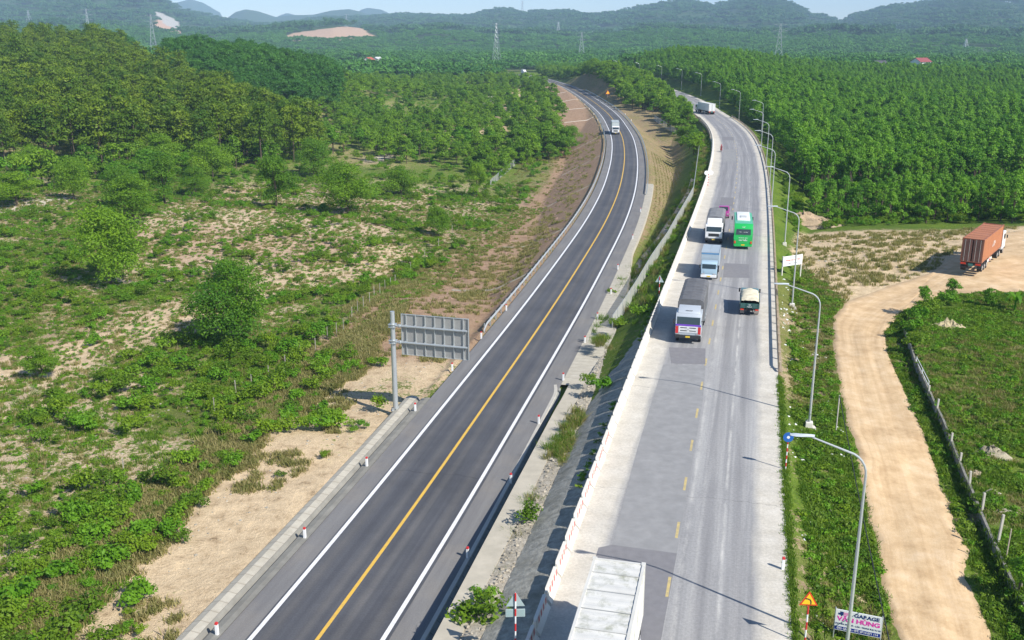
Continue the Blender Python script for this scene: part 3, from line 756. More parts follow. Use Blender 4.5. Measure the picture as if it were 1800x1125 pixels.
guardrail('guard_rail', RC, RN, dR_, rrd(275), rrd(400), R_IN - .45, ZR, 2.9, 'far guard rail on the bushy inner side of the worn grey road', m_concw, m_tan, side=-1)

def marker(mw, mr):
    e = empty('marker_post', (0, 0, 0))
    mb = MB(); mb.box((0, 0, .28), (.16, .16, .74), bev=.015); mb.build('post_body', mw, e)
    mb = MB(); mb.box((0, 0, .70), (.17, .17, .13), bev=.02, taper=.8); mb.build('red_cap', mr, e); return e
mk = marker(m_white, m_red); first = True
def put_marker(x, y, z, a, lab, grp, vis=True):
    global first
    o = mk if first else copy_tree(mk); first = False
    o.location = (x, y, z); o.rotation_euler = (0, 0, a); props(o, lab, 'marker post', grp); return o
for px_, py_, nm in ((382,1115,'nearest the bottom of the photo'),(536,945,'second from the bottom of the photo'),(645,819,'third from the bottom'),(730,722,'next to the foot of the big steel sign pole'),(795,650,'under the big sign panel'),(846,594,'just beyond the end of the big sign panel'),(890,545,'where the pale guard rail begins')):
    q = P(px_, py_, ZL); put_marker(q.x, q.y, ZL, -.2, 'red-capped marker post on the sandy highway edge, ' + nm.replace(' of the photo', '').replace('big ', '').replace('the foot of ', ''), 'marker posts on the sandy edge')
for px_, py_ in ((700,1180),(822,980),(898,848),(947,744),(990,668),(1028,602),(1050,560),(1074,516),(1086,473),(1112,420),(1126,372)):
    q = P(px_, py_, ZL); put_marker(q.x, q.y, ZL, -.3, 'small white marker post along the shaded drain side of the dark highway', 'marker posts on the drain side')
for s in np.arange(lr(380), lr(760), 30):
    for off_ in (L_IN - 1.0, L_OUT + 1.2):
        x, y, a = on(LC, LN, dL_, s, off_); put_marker(x, y, ZL, a, 'tiny distant white marker post on the far bend of the dark highway', 'distant marker posts')
q = P(1376, 1000, ZR); put_marker(q.x, q.y, ZR - .02, -.1, 'leaning white marker post with orange-red cap at the grass edge of the worn grey road', None)

# ------------------------------------------------------------------ street lamps
def lamp_proto(H=10.6, arm=2.75):
    e = empty('street_lamp', (0, 0, 0))
    mb = MB(); mb.tube([(0, 0, 0), (0, 0, 3), (0, 0, 7), (0, 0, H - 1.0)], [.10, .085, .07, .055], 10); mb.build('pole', m_lamp, e, True)
    pts = [(0, 0, H - 1.0)]
    for k in range(1, 7):
        t = k / 6 * R(80); pts.append((-1.0 * (1 - math.cos(t)), 0, H - 1.0 + 1.0 * math.sin(t)))
    x0, z0 = pts[-1][0], pts[-1][2]; pts += [(x0 - arm + 1.0, 0, z0 + .55)]
    mb = MB(); mb.tube(pts, [.052] * 7 + [.035], 8); mb.build('arm', m_lamp, e, True)
    mb = MB(); x1, z1 = pts[-1][0], pts[-1][2]
    mb.b = bmesh.new(); prof = [(.22, .05), (.12, .07), (-.1, .10), (-.35, .19), (-.6, .21), (-.78, .16), (-.86, .05)]
    up = [mb.b.verts.new((x1 + x, 0, z1 + .10 - .05 * abs(x))) for x, h in prof]
    Lr = [mb.b.verts.new((x1 + x, h, z1 + .01)) for x, h in prof]; Rr = [mb.b.verts.new((x1 + x, -h, z1 + .01)) for x, h in prof]
    dn = [mb.b.verts.new((x1 + x, 0, z1 - .06)) for x, h in prof]
    for k in range(6):
        for a, b in ((up, Lr), (Lr, dn), (dn, Rr), (Rr, up)): mb.b.faces.new((a[k], a[k+1], b[k+1], b[k]))
    mb.b.faces.new((up[0], Lr[0], dn[0], Rr[0])); mb.b.faces.new((up[-1], Rr[-1], dn[-1], Lr[-1]))
    mb.build('lamp_head', M('lamp_head_paint', (.55, .60, .64), .35, .1, .05, 2), e, True)
    mb = MB(); mb.box((0, 0, .0), (.62, .62, .7), bev=.04, taper=.85); mb.build('footing', m_concw, e)
    return e
lampE = lamp_proto(); n_l = 0
LAMPS = [((1492, 1320), 'nearest street lamp, its grey pole passing in front of the garage board'), ((1422, 748), 'street lamp with rubble heaped at its footing, second nearest'),
 ((1392, 538), 'street lamp standing beside the white board on two posts'), ((1379, 430), 'street lamp just beyond the white board'), ((1355, 374), 'fifth street lamp along the road, above the young trees'),
 ((1352, 333), 'sixth street lamp along the road, on the grassy bank'), ((1346, 301), 'seventh street lamp along the road, on the grassy bank'), ((1337, 272), 'eighth street lamp along the road, against the dark plantation edge')]
def add_lamp(x, y, z, a, lab, grp):
    global n_l
    o = lampE if n_l == 0 else copy_tree(lampE); n_l += 1; o.scale = (1, 1, 1)
    o.location = (x, y, z); o.rotation_euler = (0, 0, a); props(o, lab, 'street lamp', grp)
for (a_, b_), lab in LAMPS:
    q = P(a_, b_, -1.4)
    for _ in range(6): q = P(a_, b_, float(gz(q.x, q.y)) + .05)
    if b_ > 1300: q = Vector((16.0, 40.0, -1.4))
    i = idxY(RC, q.y); hd = math.atan2(-RT[i, 0], RT[i, 1])
    add_lamp(q.x, q.y, q.z, hd, lab, 'street lamps along the old road')
lampE.scale = (1.0, 1.0, 1.08)
s = rrd(268)
while s < rrd(1000):
    x, y, a = on(RC, RN, dR_, s, R_OUT + 3.2)
    if y > 275: add_lamp(x, y, float(gz(x, y)), a, 'distant street lamp standing above the trees along the far bend of the road', 'distant street lamps')
    s += 33 if y < 275 else 62

# ------------------------------------------------------------------ signs
def striped_pole(e, h, r=.045, z0=-.5, n=None, step=.25, flip=False):
    mb0 = MB(); mb0.cyl((0, 0, (h + z0) / 2), r * .9, h - z0, n=10); mb0.build('pole', m_white, e, True)
    z = z0; k = 0
    while z < h:
        if not ((k % 2) ^ flip):
            mb2 = MB(); mb2.cyl((0, 0, z + step / 2), r, step, n=10); mb2.build('pole_stripe', m_red, e, True)
        z += step; k += 1
def tri(e, zc, s, mat, name, y=0, rim=0, x=0, th=.02):
    h = s * .866; pts = [(x - s/2, zc - h/3), (x + s/2, zc - h/3), (x, zc + 2*h/3)]
    mb = MB(); mb.prism(pts, y - th/2, y + th/2, plane='xz'); return mb.build(name, mat, e)
# yellow warning sign (left bend ahead)
q = P(1403, 1135, ZR); e = empty('warning_sign', (14.05, 40.2, -.35), R(-4), 'yellow triangular bend warning sign with red border on a striped post beside the garage board', 'road sign')
striped_pole(e, 2.35, step=.42); m_yel = M('sign_yellow', (.85, .50, .02), .5, 0, .04, 2); m_sred = M('sign_red', (.62, .05, .02), .5, 0, .05, 2)
tri(e, 2.75, .88, m_sred, 'border', 0); tri(e, 2.75, .66, m_yel, 'panel', -.012)
mb = MB(); pts = [(-.13, .14), (-.02, .12), (.06, .07), (.10, -.02), (.10, -.14)]; wv = .030
for a, b in zip(pts[:-1], pts[1:]):
    d = Vector((b[0]-a[0], 0, b[1]-a[1])).normalized(); nn = Vector((-d.z, 0, d.x)) * wv
    p0 = Vector((a[0], -.026, 2.72 + a[1])) - d * .012; p1 = Vector((b[0], -.026, 2.72 + b[1])) + d * .012
    mb.quad(p0 - nn, p0 + nn, p1 + nn, p1 - nn)
mb.quad((-.13, -.027, 2.90), (-.13, -.027, 2.81), (-.19, -.027, 2.865), (-.185, -.027, 2.87)); mb.build('bend_arrow', m_blk, e)
# blue round sign behind the lamp head
e = empty('round_sign', tuple(P(1380, 833, -.35)), R(-8), 'round blue sign on a red and white striped post behind the nearest lamp head', 'road sign')
striped_pole(e, 2.75, step=.27)
mb = MB(); mb.cyl((0, -.06, 2.72), .34, .03, 'Y', 32); mb.build('disc', M('sign_blue', (.02, .12, .42), .45, 0, .05, 2), e, True)
mb = MB(); mb.cyl((0, -.078, 2.72), .10, .008, 'Y', 24); mb.build('centre_mark', m_white, e, True)
# signs seen from the back on the bank
def back_sign(loc, rz, lab, s=.88, plate=True, poleh=2.9):
    e = empty('warning_sign', loc, rz, lab, 'road sign'); striped_pole(e, poleh, step=.40, flip=True)
    m_bk = M('sign_back', (.42, .52, .52), .5, .2, .06, 2)
    tri(e, poleh - .36, s, m_bk, 'panel', .06, th=.03)
    if plate:
        mb = MB(); mb.box((0, .06, poleh - .98), (.92, .03, .42), bev=.01); mb.build('plate', m_bk, e)
        mb = MB(); mb.box((0, .045, poleh - .98), (.82, .01, .34)); mb.build('plate_panel', M('sign_back_inset', (.36, .48, .48), .5, .2, .06, 2), e)
    return e
back_sign((.16, 39.7, -1.2), R(3), 'back of a triangular sign with a plate on a striped post, bottom of the photo', poleh=4.2)
back_sign((16.5, 105.0, -1.2), R(-10), 'back of a small triangular sign beside the tarpaulin truck, against the bushes', s=.95, plate=False, poleh=3.5)
q = P(1068, 176, ZL); e = empty('warning_sign', tuple(q), R(10), 'small orange warning sign on the outer bend of the dark highway', 'road sign')
striped_pole(e, 3.2, r=.07); tri(e, 3.8, 2.3, m_sred, 'border', 0); tri(e, 3.8, 1.7, m_yel, 'panel', -.03)
q = P(1244, 330, -.5); e = empty('convex_mirror', tuple(q), R(5), 'pair of small round white discs on a striped post where the worn road bends', 'mirror')
striped_pole(e, 2.6, r=.07)
mb = MB(); mb.cyl((-.45, -.1, 3.0), .42, .06, 'Y', 20); mb.build('disc', m_white, e, True); mb = MB(); mb.cyl((.5, -.1, 3.0), .42, .06, 'Y', 20); mb.build('disc', m_white, e, True)
mb = MB(); mb.box((0, 0, 3.0), (1.0, .06, .06)); mb.build('bracket', m_dark, e)

# cantilever direction sign seen from the back
pq = P(695.6, 721, -3.15); e = empty('direction_sign', tuple(pq), R(-15.5), 'big grey steel direction sign seen from its ribbed back on a tall galvanised pole', 'road sign')
mb = MB(); mb.tube([(0, 0, -.1), (0, 0, 4), (0, 0, 8.95)], [.235, .215, .195], 20); mb.build('pole', m_metal, e, True)
mb = MB(); mb.cyl((0, 0, .03), .42, .06, n=20)
for k in range(6):
    a = k * math.pi / 3; mb.box((.30 * math.cos(a), .30 * math.sin(a), .16), (.16, .02, .26), rz=a)
mb.build('base_plate', m_metal, e)
zt, zb_, x0, x1 = 8.72, 5.18, .72, 6.72
mb = MB(); mb.box(((x0 + x1) / 2, .20, (zt + zb_) / 2), (x1 - x0, .03, zt - zb_)); pn = mb.build('sign_panel', M('panel_back', (.34, .335, .32), .6, .25, .08, 1.5), e)
for k in range(8):
    xx = x0 + .04 + (x1 - x0 - .08) * ([0, .5, 1.5, 2.5, 3.5, 4.5, 5.5, 6.5][k] / 7 if k else 0)
    mb = MB(); mb.box((xx, .13, (zt + zb_) / 2), (.07, .11, zt - zb_)); mb.build('rib', m_metal, e)
mb = MB(); mb.box((x1 - .02, .13, (zt + zb_) / 2), (.06, .12, zt - zb_)); mb.build('rib', m_metal, e)
for zf in (zt + .01, zb_ - .01):
    fr = MB(); fr.box(((x0 + x1) / 2, .17, zf), (x1 - x0, .10, .05)); fr.build('frame', m_metal, e)
for zz in (7.72, 6.28):
    mb = MB(); mb.tube([(.1, .0, zz), (6.62, .0, zz)], [.10, .095], 14); mb.cyl((.55, 0, zz), .17, .07, 'X', 14); mb.cyl((.66, 0, zz), .17, .07, 'X', 14)
    mb.box((-.0, 0, zz + .12), (.62, .56, .05)); mb.box((0, 0, zz - .12), (.62, .56, .05)); mb.box((-.34, 0, zz), (.12, .10, .14))
    ar = mb.build('arm', m_metal, e, True)
    for k in range(7):
        xx = x0 + (x1 - x0) * (k + .5) / 7; mb = MB(); mb.box((xx, .05, zz + .02), (.16, .08, .26)); mb.build('clamp', m_metal, ar)

# garage board
gb = P(1467, 1135, -1.1); e = empty('garage_board', (17.2, 41.9, -2.42), R(-21), 'white garage advertising board with navy and magenta lettering beside the nearest lamp pole', 'sign board')
for xx in (-1.10, 1.10):
    mb = MB(); mb.tube([(xx, .02, -.1), (xx, .02, 3.1)], .035, 8); mb.build('post', m_metal, e)
mb = MB(); mb.box((0, 0, 2.45), (2.18, .04, 1.16)); mb.build('board', m_white, e)
m_navy = M('navy_ink', (.01, .03, .16), .5, 0, .02); m_mag = M('magenta_ink', (.80, .03, .42), .5, 0, .02); m_bband = M('blue_band', (.01, .03, .25), .5, 0, .02)
text('GARAGE', .27, m_navy, e, (.38, -.024, 2.84), bold=.010, sx_=1.12)
text('VĂN HÙNG', .33, m_mag, e, (.02, -.024, 2.53), bold=.012, sx_=1.15)
text('CHUYÊN: SƠN GÒ - LÀM - TRUNG ĐẠI TU XE', .105, m_navy, e, (0, -.024, 2.25), bold=.003)
mb = MB(); mb.box((0, -.021, 2.0), (2.16, .004, .20)); mb.build('blue_band', m_bband, e)
text('ĐC: QL 1A - ĐT: 0914 071 114', .15, m_white, e, (0, -.026, 2.0), bold=.004)
mb = MB(); mb.box((-.80, -.022, 2.84), (.16, .004, .20)); mb.box((-.92, -.022, 2.80), (.10, .004, .10)); mb.cyl((-.80, -.022, 2.73), .04, .006, 'Y', 12); mb.build('truck_emblem', m_navy, e)
mb = MB(); mb.box((-.60, -.022, 2.85), (.22, .004, .14), bev=.0); mb.cyl((-.58, -.022, 2.75), .04, .006, 'Y', 12); mb.build('truck_emblem', M('emblem_pink', (.75, .30, .50), .5, 0, .05), e)

# white board on two posts
a_ = P(1373, 497, -1.5); b_ = P(1405.7, 492, -1.5); e = empty('station_board', ((a_.x + b_.x) / 2, (a_.y + b_.y) / 2, -1.6), math.atan2(b_.y - a_.y, b_.x - a_.x), 'small white board with red lettering on two posts beside the straw-coloured lot', 'sign board')
wB = math.hypot(b_.x - a_.x, b_.y - a_.y)
for xx in (-wB / 2, wB / 2):
    mb = MB(); mb.box((xx, .0, 1.65), (.13, .13, 3.7), bev=.01); mb.build('post', m_concw, e)
mb = MB(); mb.box((0, -.09, 2.85), (wB + .1, .05, 1.25)); mb.build('board', m_white, e)
text('MIỀN TRUNG', .17, m_navy, e, (0, -.12, 3.28)); text('TRẠM LÂN AN TÂN', .27, m_sred, e, (0, -.12, 2.92), bold=.006); text('DƯỠNG XE - MITSUBA', .16, m_navy, e, (0, -.12, 2.50))

# ------------------------------------------------------------------ vehicles
def wheel_proto():
    mb = MB(); mb.cyl((0, 0, 0), .5, .28, 'X', 24); return mb
def wheels(e, pts, r=.5, wd=.28, dual=()):
    for k, (x, y) in enumerate(pts):
        ww = wd * (1.9 if k in dual else 1)
        mb = MB(); mb.cyl((0, 0, 0), r, ww, 'X', 24); t = mb.build('wheel', m_blk, e, True); t.location = (x, y, r)
        mb = MB(); sg = 1 if x > 0 else -1; mb.cyl((sg * ww / 2, 0, 0), r * .55, .03, 'X', 16); mb.cyl((sg * (ww / 2 + .03), 0, 0), r * .2, .05, 'X', 10); mb.build('rim', m_chrome, t, True)
def cab(e, yf, Lc, wd, zb, zt, mat, glass_frac=(.50, .86), rake=.16, grille=m_dark, bump_=m_dark, plate=True, lower=None):
    """forward-control cab; front at y=yf facing +Y"""
    hz = zt - zb; z1 = zb + hz * glass_frac[0]; z2 = zb + hz * glass_frac[1]
    prof = [(yf - Lc, zb), (yf - .02, zb), (yf, zb + .15), (yf, z1), (yf - rake, z2), (yf - rake - .12, zt - .04), (yf - rake - .35, zt), (yf - Lc, zt)]
    mb = MB(); mb.prism(prof, -wd / 2, wd / 2, bev=.05); c = mb.build('cab', mat, e, True)
    nrm = Vector((0, z2 - z1, rake)).normalized() * .012
    def slab(x0, x1, ya, za, yb, zb2, mt, nm, par=c, th=.012):
        d = Vector((0, yb - ya, zb2 - za)).normalized(); n_ = Vector((0, d.z, -d.y)) * th
        n_ = n_ if n_.y > 0 else -n_
        A = [Vector((x0, ya, za)), Vector((x1, ya, za)), Vector((x1, yb, zb2)), Vector((x0, yb, zb2))]
        m_ = MB(); vs = [m_.b.verts.new(a) for a in A] + [m_.b.verts.new(a + n_) for a in A]
        for f in ((3,2,1,0),(4,5,6,7),(0,1,5,4),(1,2,6,5),(2,3,7,6),(3,0,4,7)): m_.b.faces.new([vs[i] for i in f])
        return m_.build(nm, mt, par)
    slab(-wd / 2 + .12, wd / 2 - .12, yf - .01, z1 + .04, yf - rake + .012, z2 - .02, m_glass, 'windshield')
    for sg in (-1, 1):
        m_ = MB(); xx = sg * (wd / 2 + .006)
        m_.poly([(xx, yf - .22, z1 + .05), (xx, yf - rake - .16, z2 - .03), (xx, yf - Lc * .72, z2 - .03), (xx, yf - Lc * .72, z1 + .05)]); m_.build('side_window', m_glass, c)
        m_ = MB(); m_.box((sg * (wd / 2 + .17), yf - .05, z1 + .30), (.16, .10, .42), bev=.02); m_.box((sg * (wd / 2 + .08), yf - .08, z1 + .45), (.2, .03, .03)); m_.build('mirror', m_dark, e)
        m_ = MB(); m_.box((sg * (wd / 2 - .28), yf + .02, zb + .24), (.36, .05, .16), bev=.015); m_.build('headlight', m_chrome, c)
    m_ = MB(); m_.box((0, yf + .012, zb + hz * .30), (wd * .62, .03, hz * .20), bev=.01); m_.build('grille', grille, c)
    m_ = MB(); m_.box((0, yf + .04, zb - .02), (wd + .02, .18, .30), bev=.03); bp = m_.build('bumper', bump_, e)
    if plate:
        m_ = MB(); m_.box((0, yf + .14, zb - .02), (.42, .015, .15)); m_.build('licence_plate', M('plate_yellow', (.75, .52, .05), .5, 0, .03), bp)
    return c
def chassis(e, y0, y1, wd=.9, z=.75):
    mb = MB(); mb.box((-wd / 2, (y0 + y1) / 2, z), (.12, y1 - y0, .22)); mb.box((wd / 2, (y0 + y1) / 2, z), (.12, y1 - y0, .22))
    for t in np.arange(y0 + .3, y1, 1.2): mb.box((0, t, z), (wd, .12, .14))
    mb.box((wd / 2 + .35, (y0 + y1) / 2 + .5, z - .1), (.5, 1.0, .45), bev=.04); mb.box((-wd / 2 - .35, (y0 + y1) / 2 + .4, z - .1), (.5, .8, .45), bev=.04)
    mb.build('chassis', m_dark, e)
def tail(e, y, wd, z=.85, m=m_sred):
    for sg in (-1, 1):
        mb = MB(); mb.box((sg * (wd / 2 - .2), y - .02, z), (.34, .05, .14), bev=.01); mb.build('tail_light', m, e)
def corrug_mat(name, col, axis_scale, amp=.25, dirt=.5, dirtcol=(.22,.16,.12)):
    m, nt, b = nodes_mat(name); v = obj_pos(nt)
    c = ramp(nt, noise(nt, 1.1, 5, v, .65), [(.3, tuple(x * .9 for x in col)), (.7, tuple(min(.9, x * 1.06) for x in col))])
    f = ramp(nt, noise(nt, .9, 8, v, .75), [(.50, (0,)*3), (.68, (dirt,)*3)])
    nt.links.new(mixc(nt, f, c, dirtcol), b.inputs['Base Color']); b.inputs['Roughness'].default_value = .55
    return m
def corr_box(x0, x1, y0, y1, z0, z1, name, mat, e, pitch=.28, d=.035, roof=True):
    """corrugated container shell with corner posts"""
    mb = MB()
    def wall(p, q, nrm):
        p = Vector(p); q = Vector(q); L = (q - p).length; n = max(2, int(L / (pitch / 4)) // 4 * 4); pts = []
        for i in range(n + 1):
            dd = (0, 0, d, d)[i % 4]; pts.append(p.lerp(q, i / n) - Vector(nrm) * dd)
        for a, b in zip(pts[:-1], pts[1:]): mb.quad((a.x, a.y, z0), (b.x, b.y, z0), (b.x, b.y, z1 - .04), (a.x, a.y, z1 - .04))
    wall((x0, y0, 0), (x0, y1, 0), (-1, 0, 0)); wall((x1, y0, 0), (x1, y1, 0), (1, 0, 0)); wall((x0, y1, 0), (x1, y1, 0), (0, 1, 0))
    mb.quad((x0 + .04, y0 + .04, z0), (x1 - .04, y0 + .04, z0), (x1 - .04, y1 - .04, z0), (x0 + .04, y1 - .04, z0))
    n = int((y1 - y0) / (pitch / 2)) // 2 * 2; pr = [y0 + (y1 - y0) * i / n for i in range(n + 1)]
    for i in range(n):
        za = z1 - .03 - (.018 if (i // 2) % 2 else 0); mb.quad((x0 + .05, pr[i], za), (x1 - .05, pr[i], za), (x1 - .05, pr[i+1], z1 - .03 - (.018 if ((i + 1) // 2) % 2 else 0)), (x0 + .05, pr[i+1], z1 - .03 - (.018 if ((i + 1) // 2) % 2 else 0)))
    o = mb.build(name, mat, e)
    mb = MB()
    for x in (x0, x1):
        sg = 1 if x > 0 else -1
        mb.box((x - sg * .05, (y0 + y1) / 2, z1 - .03), (.13, y1 - y0 + .04, .09)); mb.box((x - sg * .05, (y0 + y1) / 2, z0 + .04), (.13, y1 - y0 + .04, .12))
        for y in (y0, y1): mb.box((x - sg * .045, y, (z0 + z1) / 2), (.15, .12, z1 - z0 - .1)); mb.box((x - sg * .06, y, z1 - .02), (.2, .2, .14))
    for y in (y0, y1): mb.box(((x0 + x1) / 2, y, z1 - .03), (x1 - x0, .12, .09)); mb.box(((x0 + x1) / 2, y, z0 + .04), (x1 - x0, .12, .12))
    return o, mb
def container_truck(loc, rz, label, cmat, fmat, cabmat, Lb=12.19, wb=2.44, zt=4.05, zb=1.25, doors=None, logo=False):
    """origin under the rear edge of the container, heading +Y"""
    e = empty('container_truck', loc, rz, label, 'container truck')
    o, mb = corr_box(-wb/2, wb/2, 0, Lb, zb, zt, 'container', cmat, e); mb.build('container_frame', fmat, o)
    # rear doors
    for sg in (-1, 1):
        m_ = MB(); m_.box((sg * wb / 4, -.03, (zb + zt) / 2), (wb / 2 - .12, .05, zt - zb - .22), bev=.01); dd = m_.build('container_door', doors or cmat, o)
        for xx in (.25, .62):
            m_ = MB(); m_.cyl((sg * xx * wb / 2 * 1.15, -.08, (zb + zt) / 2), .022, zt - zb - .15, n=8); m_.build('lock_rod', m_metal, dd)
    for t in np.arange(1.2, Lb, 1.52):
        m_ = MB(); m_.box((0, t, zt + .0), (wb - .2, .03, .016)); m_.build('roof_seam', M('seam_' + cmat.name, (.47, .46, .42) if 'white' in cmat.name else (.22, .09, .05), .8), o)
    # trailer
    mb = MB(); mb.box((-.5, Lb / 2, 1.05), (.14, Lb, .28)); mb.box((.5, Lb / 2, 1.05), (.14, Lb, .28))
    for t in np.arange(.2, Lb, 1.5): mb.box((0, t, 1.08), (wb - .1, .12, .16))
    mb.box((0, .05, .95), (wb - .05, .12, .22)); mb.box((0, .0, .55), (wb - .2, .08, .10)); mb.build('trailer_frame', m_dark, e)
    mb = MB(); mb.box((wb / 2 - .05, 5.2, .8), (.04, 2.6, .34)); mb.box((-wb / 2 + .05, 5.2, .8), (.04, 2.6, .34)); mb.build('side_guard', m_white, e)
    mb = MB(); mb.box((wb / 2 - .02, 5.2, .8), (.03, 1.0, .2)); mb.build('side_guard_stripe', m_red, e)
    wheels(e, [(sg * (wb / 2 - .28), y) for y in (.9, 2.15, 3.4) for sg in (-1, 1)], .5, .28, range(6))
    wheels(e, [(sg * (wb / 2 - .28), y) for y in (Lb - 1.9, Lb - .6) for sg in (-1, 1)], .5, .28, range(4))
    wheels(e, [(sg * (wb / 2 - .2), Lb + 2.0) for sg in (-1, 1)], .5, .30)
    for sg in (-1, 1):
        m_ = MB(); m_.box((sg * .85, -.07, 1.02), (.62, .05, .22), bev=.01); m_.build('tail_light', m_sred, e)
    m_ = MB(); m_.box((0, -.05, .93), (.55, .03, .30)); m_.build('licence_plate', M('plate_teal', (.05, .20, .18), .5), e)
    cab(e, Lb + 2.75, 2.2, wb + .02, .75, 3.1, cabmat)
    if logo:
        for k, (yy, zz, s_) in enumerate(((6.0, 2.45, .5), (6.7, 2.62, .9), (7.3, 2.72, .55))):
            text(('h', 'h', 'N')[k] if False else ('A', 'K', 'A')[k], s_, m_white, e, (wb / 2 + .012, yy, zz), rot=(math.pi / 2, 0, math.pi / 2), bold=.02)
    return e
m_wcont = corrug_mat('white_container', (.62, .61, .57), 1, dirt=.9, dirtcol=(.27, .28, .20))
m_wframe = M('white_container_frame', (.60, .59, .55), .5, 0, .06, 2, .3, (.45,.40,.28))
m_ocont = corrug_mat('orange_container', (.42, .165, .075), 1, dirt=.5, dirtcol=(.30, .12, .07)); m_oframe = M('orange_frame', (.36, .13, .07), .6, 0, .2, 2, .5, (.12,.08,.07))
m_odoor = corrug_mat('brown_doors', (.20, .095, .075), 1, dirt=.6, dirtcol=(.10, .07, .06))
m_cabw = M('cab_white', (.78, .78, .78), .35, 0, .03, 1, coat=.3)
# near white container: rear edge at Y=40.8 heading towards the camera
def hdg(C, T, Y, toward=True):
    i = idxY(C, Y); a = math.atan2(-T[i, 0], T[i, 1]); return a + (math.pi if toward else 0)
container_truck((5.1, 40.95, 0), hdg(RC, RT, 44), 'white container lorry with a stained pale roof, cut off at the bottom of the photo', m_wcont, m_wframe, m_cabw)
oc_z = .15
oq = (P(1686.5, 474, oc_z) + P(1722, 481, oc_z)) / 2
container_truck((oq.x, oq.y, oc_z), -R(36), 'rust-orange container lorry parked on the sandy lot by the plantation edge', m_ocont, m_oframe, m_cabw, zt=4.15, doors=m_odoor, logo=True)
q = P(1251, 201, 0); container_truck((q.x, q.y, 0), R(9), 'white box lorry driving away round the shaded bend between the trees', M('box_white_a', (.74, .74, .72), .5, 0, .05, 1), m_wframe, m_cabw, zt=4.0)

# green bus
def bus(loc, rz):
    e = empty('bus', loc, rz, 'green coach with a white roof panel driving away on the worn grey road', 'bus'); L, wd, H = 10.6, 2.5, 3.45
    m_gr = M('bus_green', (.015, .42, .085), .3, 0, .04, 1, coat=.5); m_gr2 = M('bus_green_pale', (.10, .44, .26), .35, 0, .05, 1)
    prof = [(0, .45), (-.03, 1.4), (.02, 1.95), (.12, 2.85), (.45, 3.35), (.9, H), (L - .9, H), (L - .35, H - .2), (L - .08, 2.2), (L, 1.3), (L - .05, .45)]
    mb = MB(); mb.prism(prof, -wd/2, wd/2, bev=.09); body = mb.build('body', m_gr, e, True)
    mb = MB(); mb.prism([(.62, H - .10), (.95, H + .02), (L - .9, H + .02), (L - .6, H - .08)], -wd/2 + .14, wd/2 - .14, bev=.01); mb.build('roof_panel', m_gr2, body)
    mb = MB(); mb.box((0, 6.2, H + .07), (1.75, 6.6, .16), bev=.05); rp = mb.build('roof_unit', m_white, e, True)
    mb = MB(); mb.box((0, 5.2, H + .19), (.9, 1.5, .10), bev=.03); mb.build('vent', M('vent_grey', (.5, .52, .5), .5), rp)
    mb = MB(); vs = [(-.98, .00, 2.06), (.98, .00, 2.06), (.95, .10, 2.80), (-.95, .10, 2.80)]
    vs = [(x, y - .035, z) for x, y, z in vs]; mb.quad(*vs); mb.build('rear_window', m_glass, body)
    for sg in (-1, 1):
        mb = MB(); mb.poly([(sg * (wd/2 + .006), .5, 1.75), (sg * (wd/2 + .006), .6, 2.75), (sg * (wd/2 + .006), L - .5, 2.75), (sg * (wd/2 + .006), L - .2, 1.75)]); mb.build('side_window', m_glass, body)
        mb = MB(); mb.box((sg * 1.08, -.03, 1.0), (.22, .08, .34), bev=.02); mb.build('tail_light', m_sred, body)
        mb = MB(); mb.box((sg * (wd/2 + .22), L - .1, 2.45), (.18, .14, .5), bev=.03); mb.build('mirror', m_dark, e)
    mb = MB(); mb.box((0, -.05, .55), (2.4, .16, .26), bev=.04); bp = mb.build('bumper', m_gr, e)
    mb = MB(); mb.box((0, -.14, .66), (.45, .02, .15)); mb.build('licence_plate', m_yel, bp)
    wheels(e, [(sg * (wd/2 - .2), y) for y in (2.6, L - 2.4) for sg in (-1, 1)], .48, .3)
    text('HOÀNG ANH', .20, m_white, e, (0, -.045, 1.62)); text('HAI TRIỀU', .24, m_white, e, (0, -.045, 1.28), bold=.006); text('www  -  xe khách', .17, m_white, e, (0, -.01, 2.42))
    text('HUẾ', .2, m_white, e, (0, .22, 3.05), rot=(R(60), 0, 0))
q = P(1305, 438, 0); bus((q.x, q.y, 0), hdg(RC, RT, q.y, False) + R(2))

def tarp_mat(name, col):
    m, nt, b = nodes_mat(name); v = obj_pos(nt)
    c = ramp(nt, noise(nt, 1.5, 5, v), [(.3, tuple(x * .8 for x in col)), (.7, tuple(x * 1.2 for x in col))])
    nt.links.new(c, b.inputs['Base Color']); b.inputs['Roughness'].default_value = .7
    bump(nt, b, noise(nt, 3, 3, scalev(nt, v, (.4, 3, .4))), .5, .06); return m
m_tarp = tarp_mat('grey_tarpaulin', (.125, .125, .13))
def tarp_box(e, wd, y0, y1, zb, zt, mat, ribs=1.05, name='tarpaulin'):
    mb = MB(); prof = [(-wd/2, zb), (wd/2, zb), (wd/2, zt - .32), (wd/2 - .08, zt - .16), (wd/2 - .35, zt - .04), (0, zt + .03), (-wd/2 + .35, zt - .04), (-wd/2 + .08, zt - .16), (-wd/2, zt - .32)]
    n = int((y1 - y0) / (ribs / 2)); A = []
    for i in range(n + 1):
        y = y0 + (y1 - y0) * i / n; sg_ = 0 if i % 2 == 0 else -.055
        A.append([mb.b.verts.new((x * (1 + (sg_ * .25 if z > zb else 0)), y + random.uniform(-.05, .05) * (0 < i < n), z + (sg_ if z > zt - .4 else 0))) for x, z in prof])
    for a, b in zip(A[:-1], A[1:]):
        for k in range(9): mb.b.faces.new((a[k], a[(k+1) % 9], b[(k+1) % 9], b[k]))
    mb.b.faces.new(A[0]); mb.b.faces.new(A[-1][::-1]); return mb.build(name, mat, e)
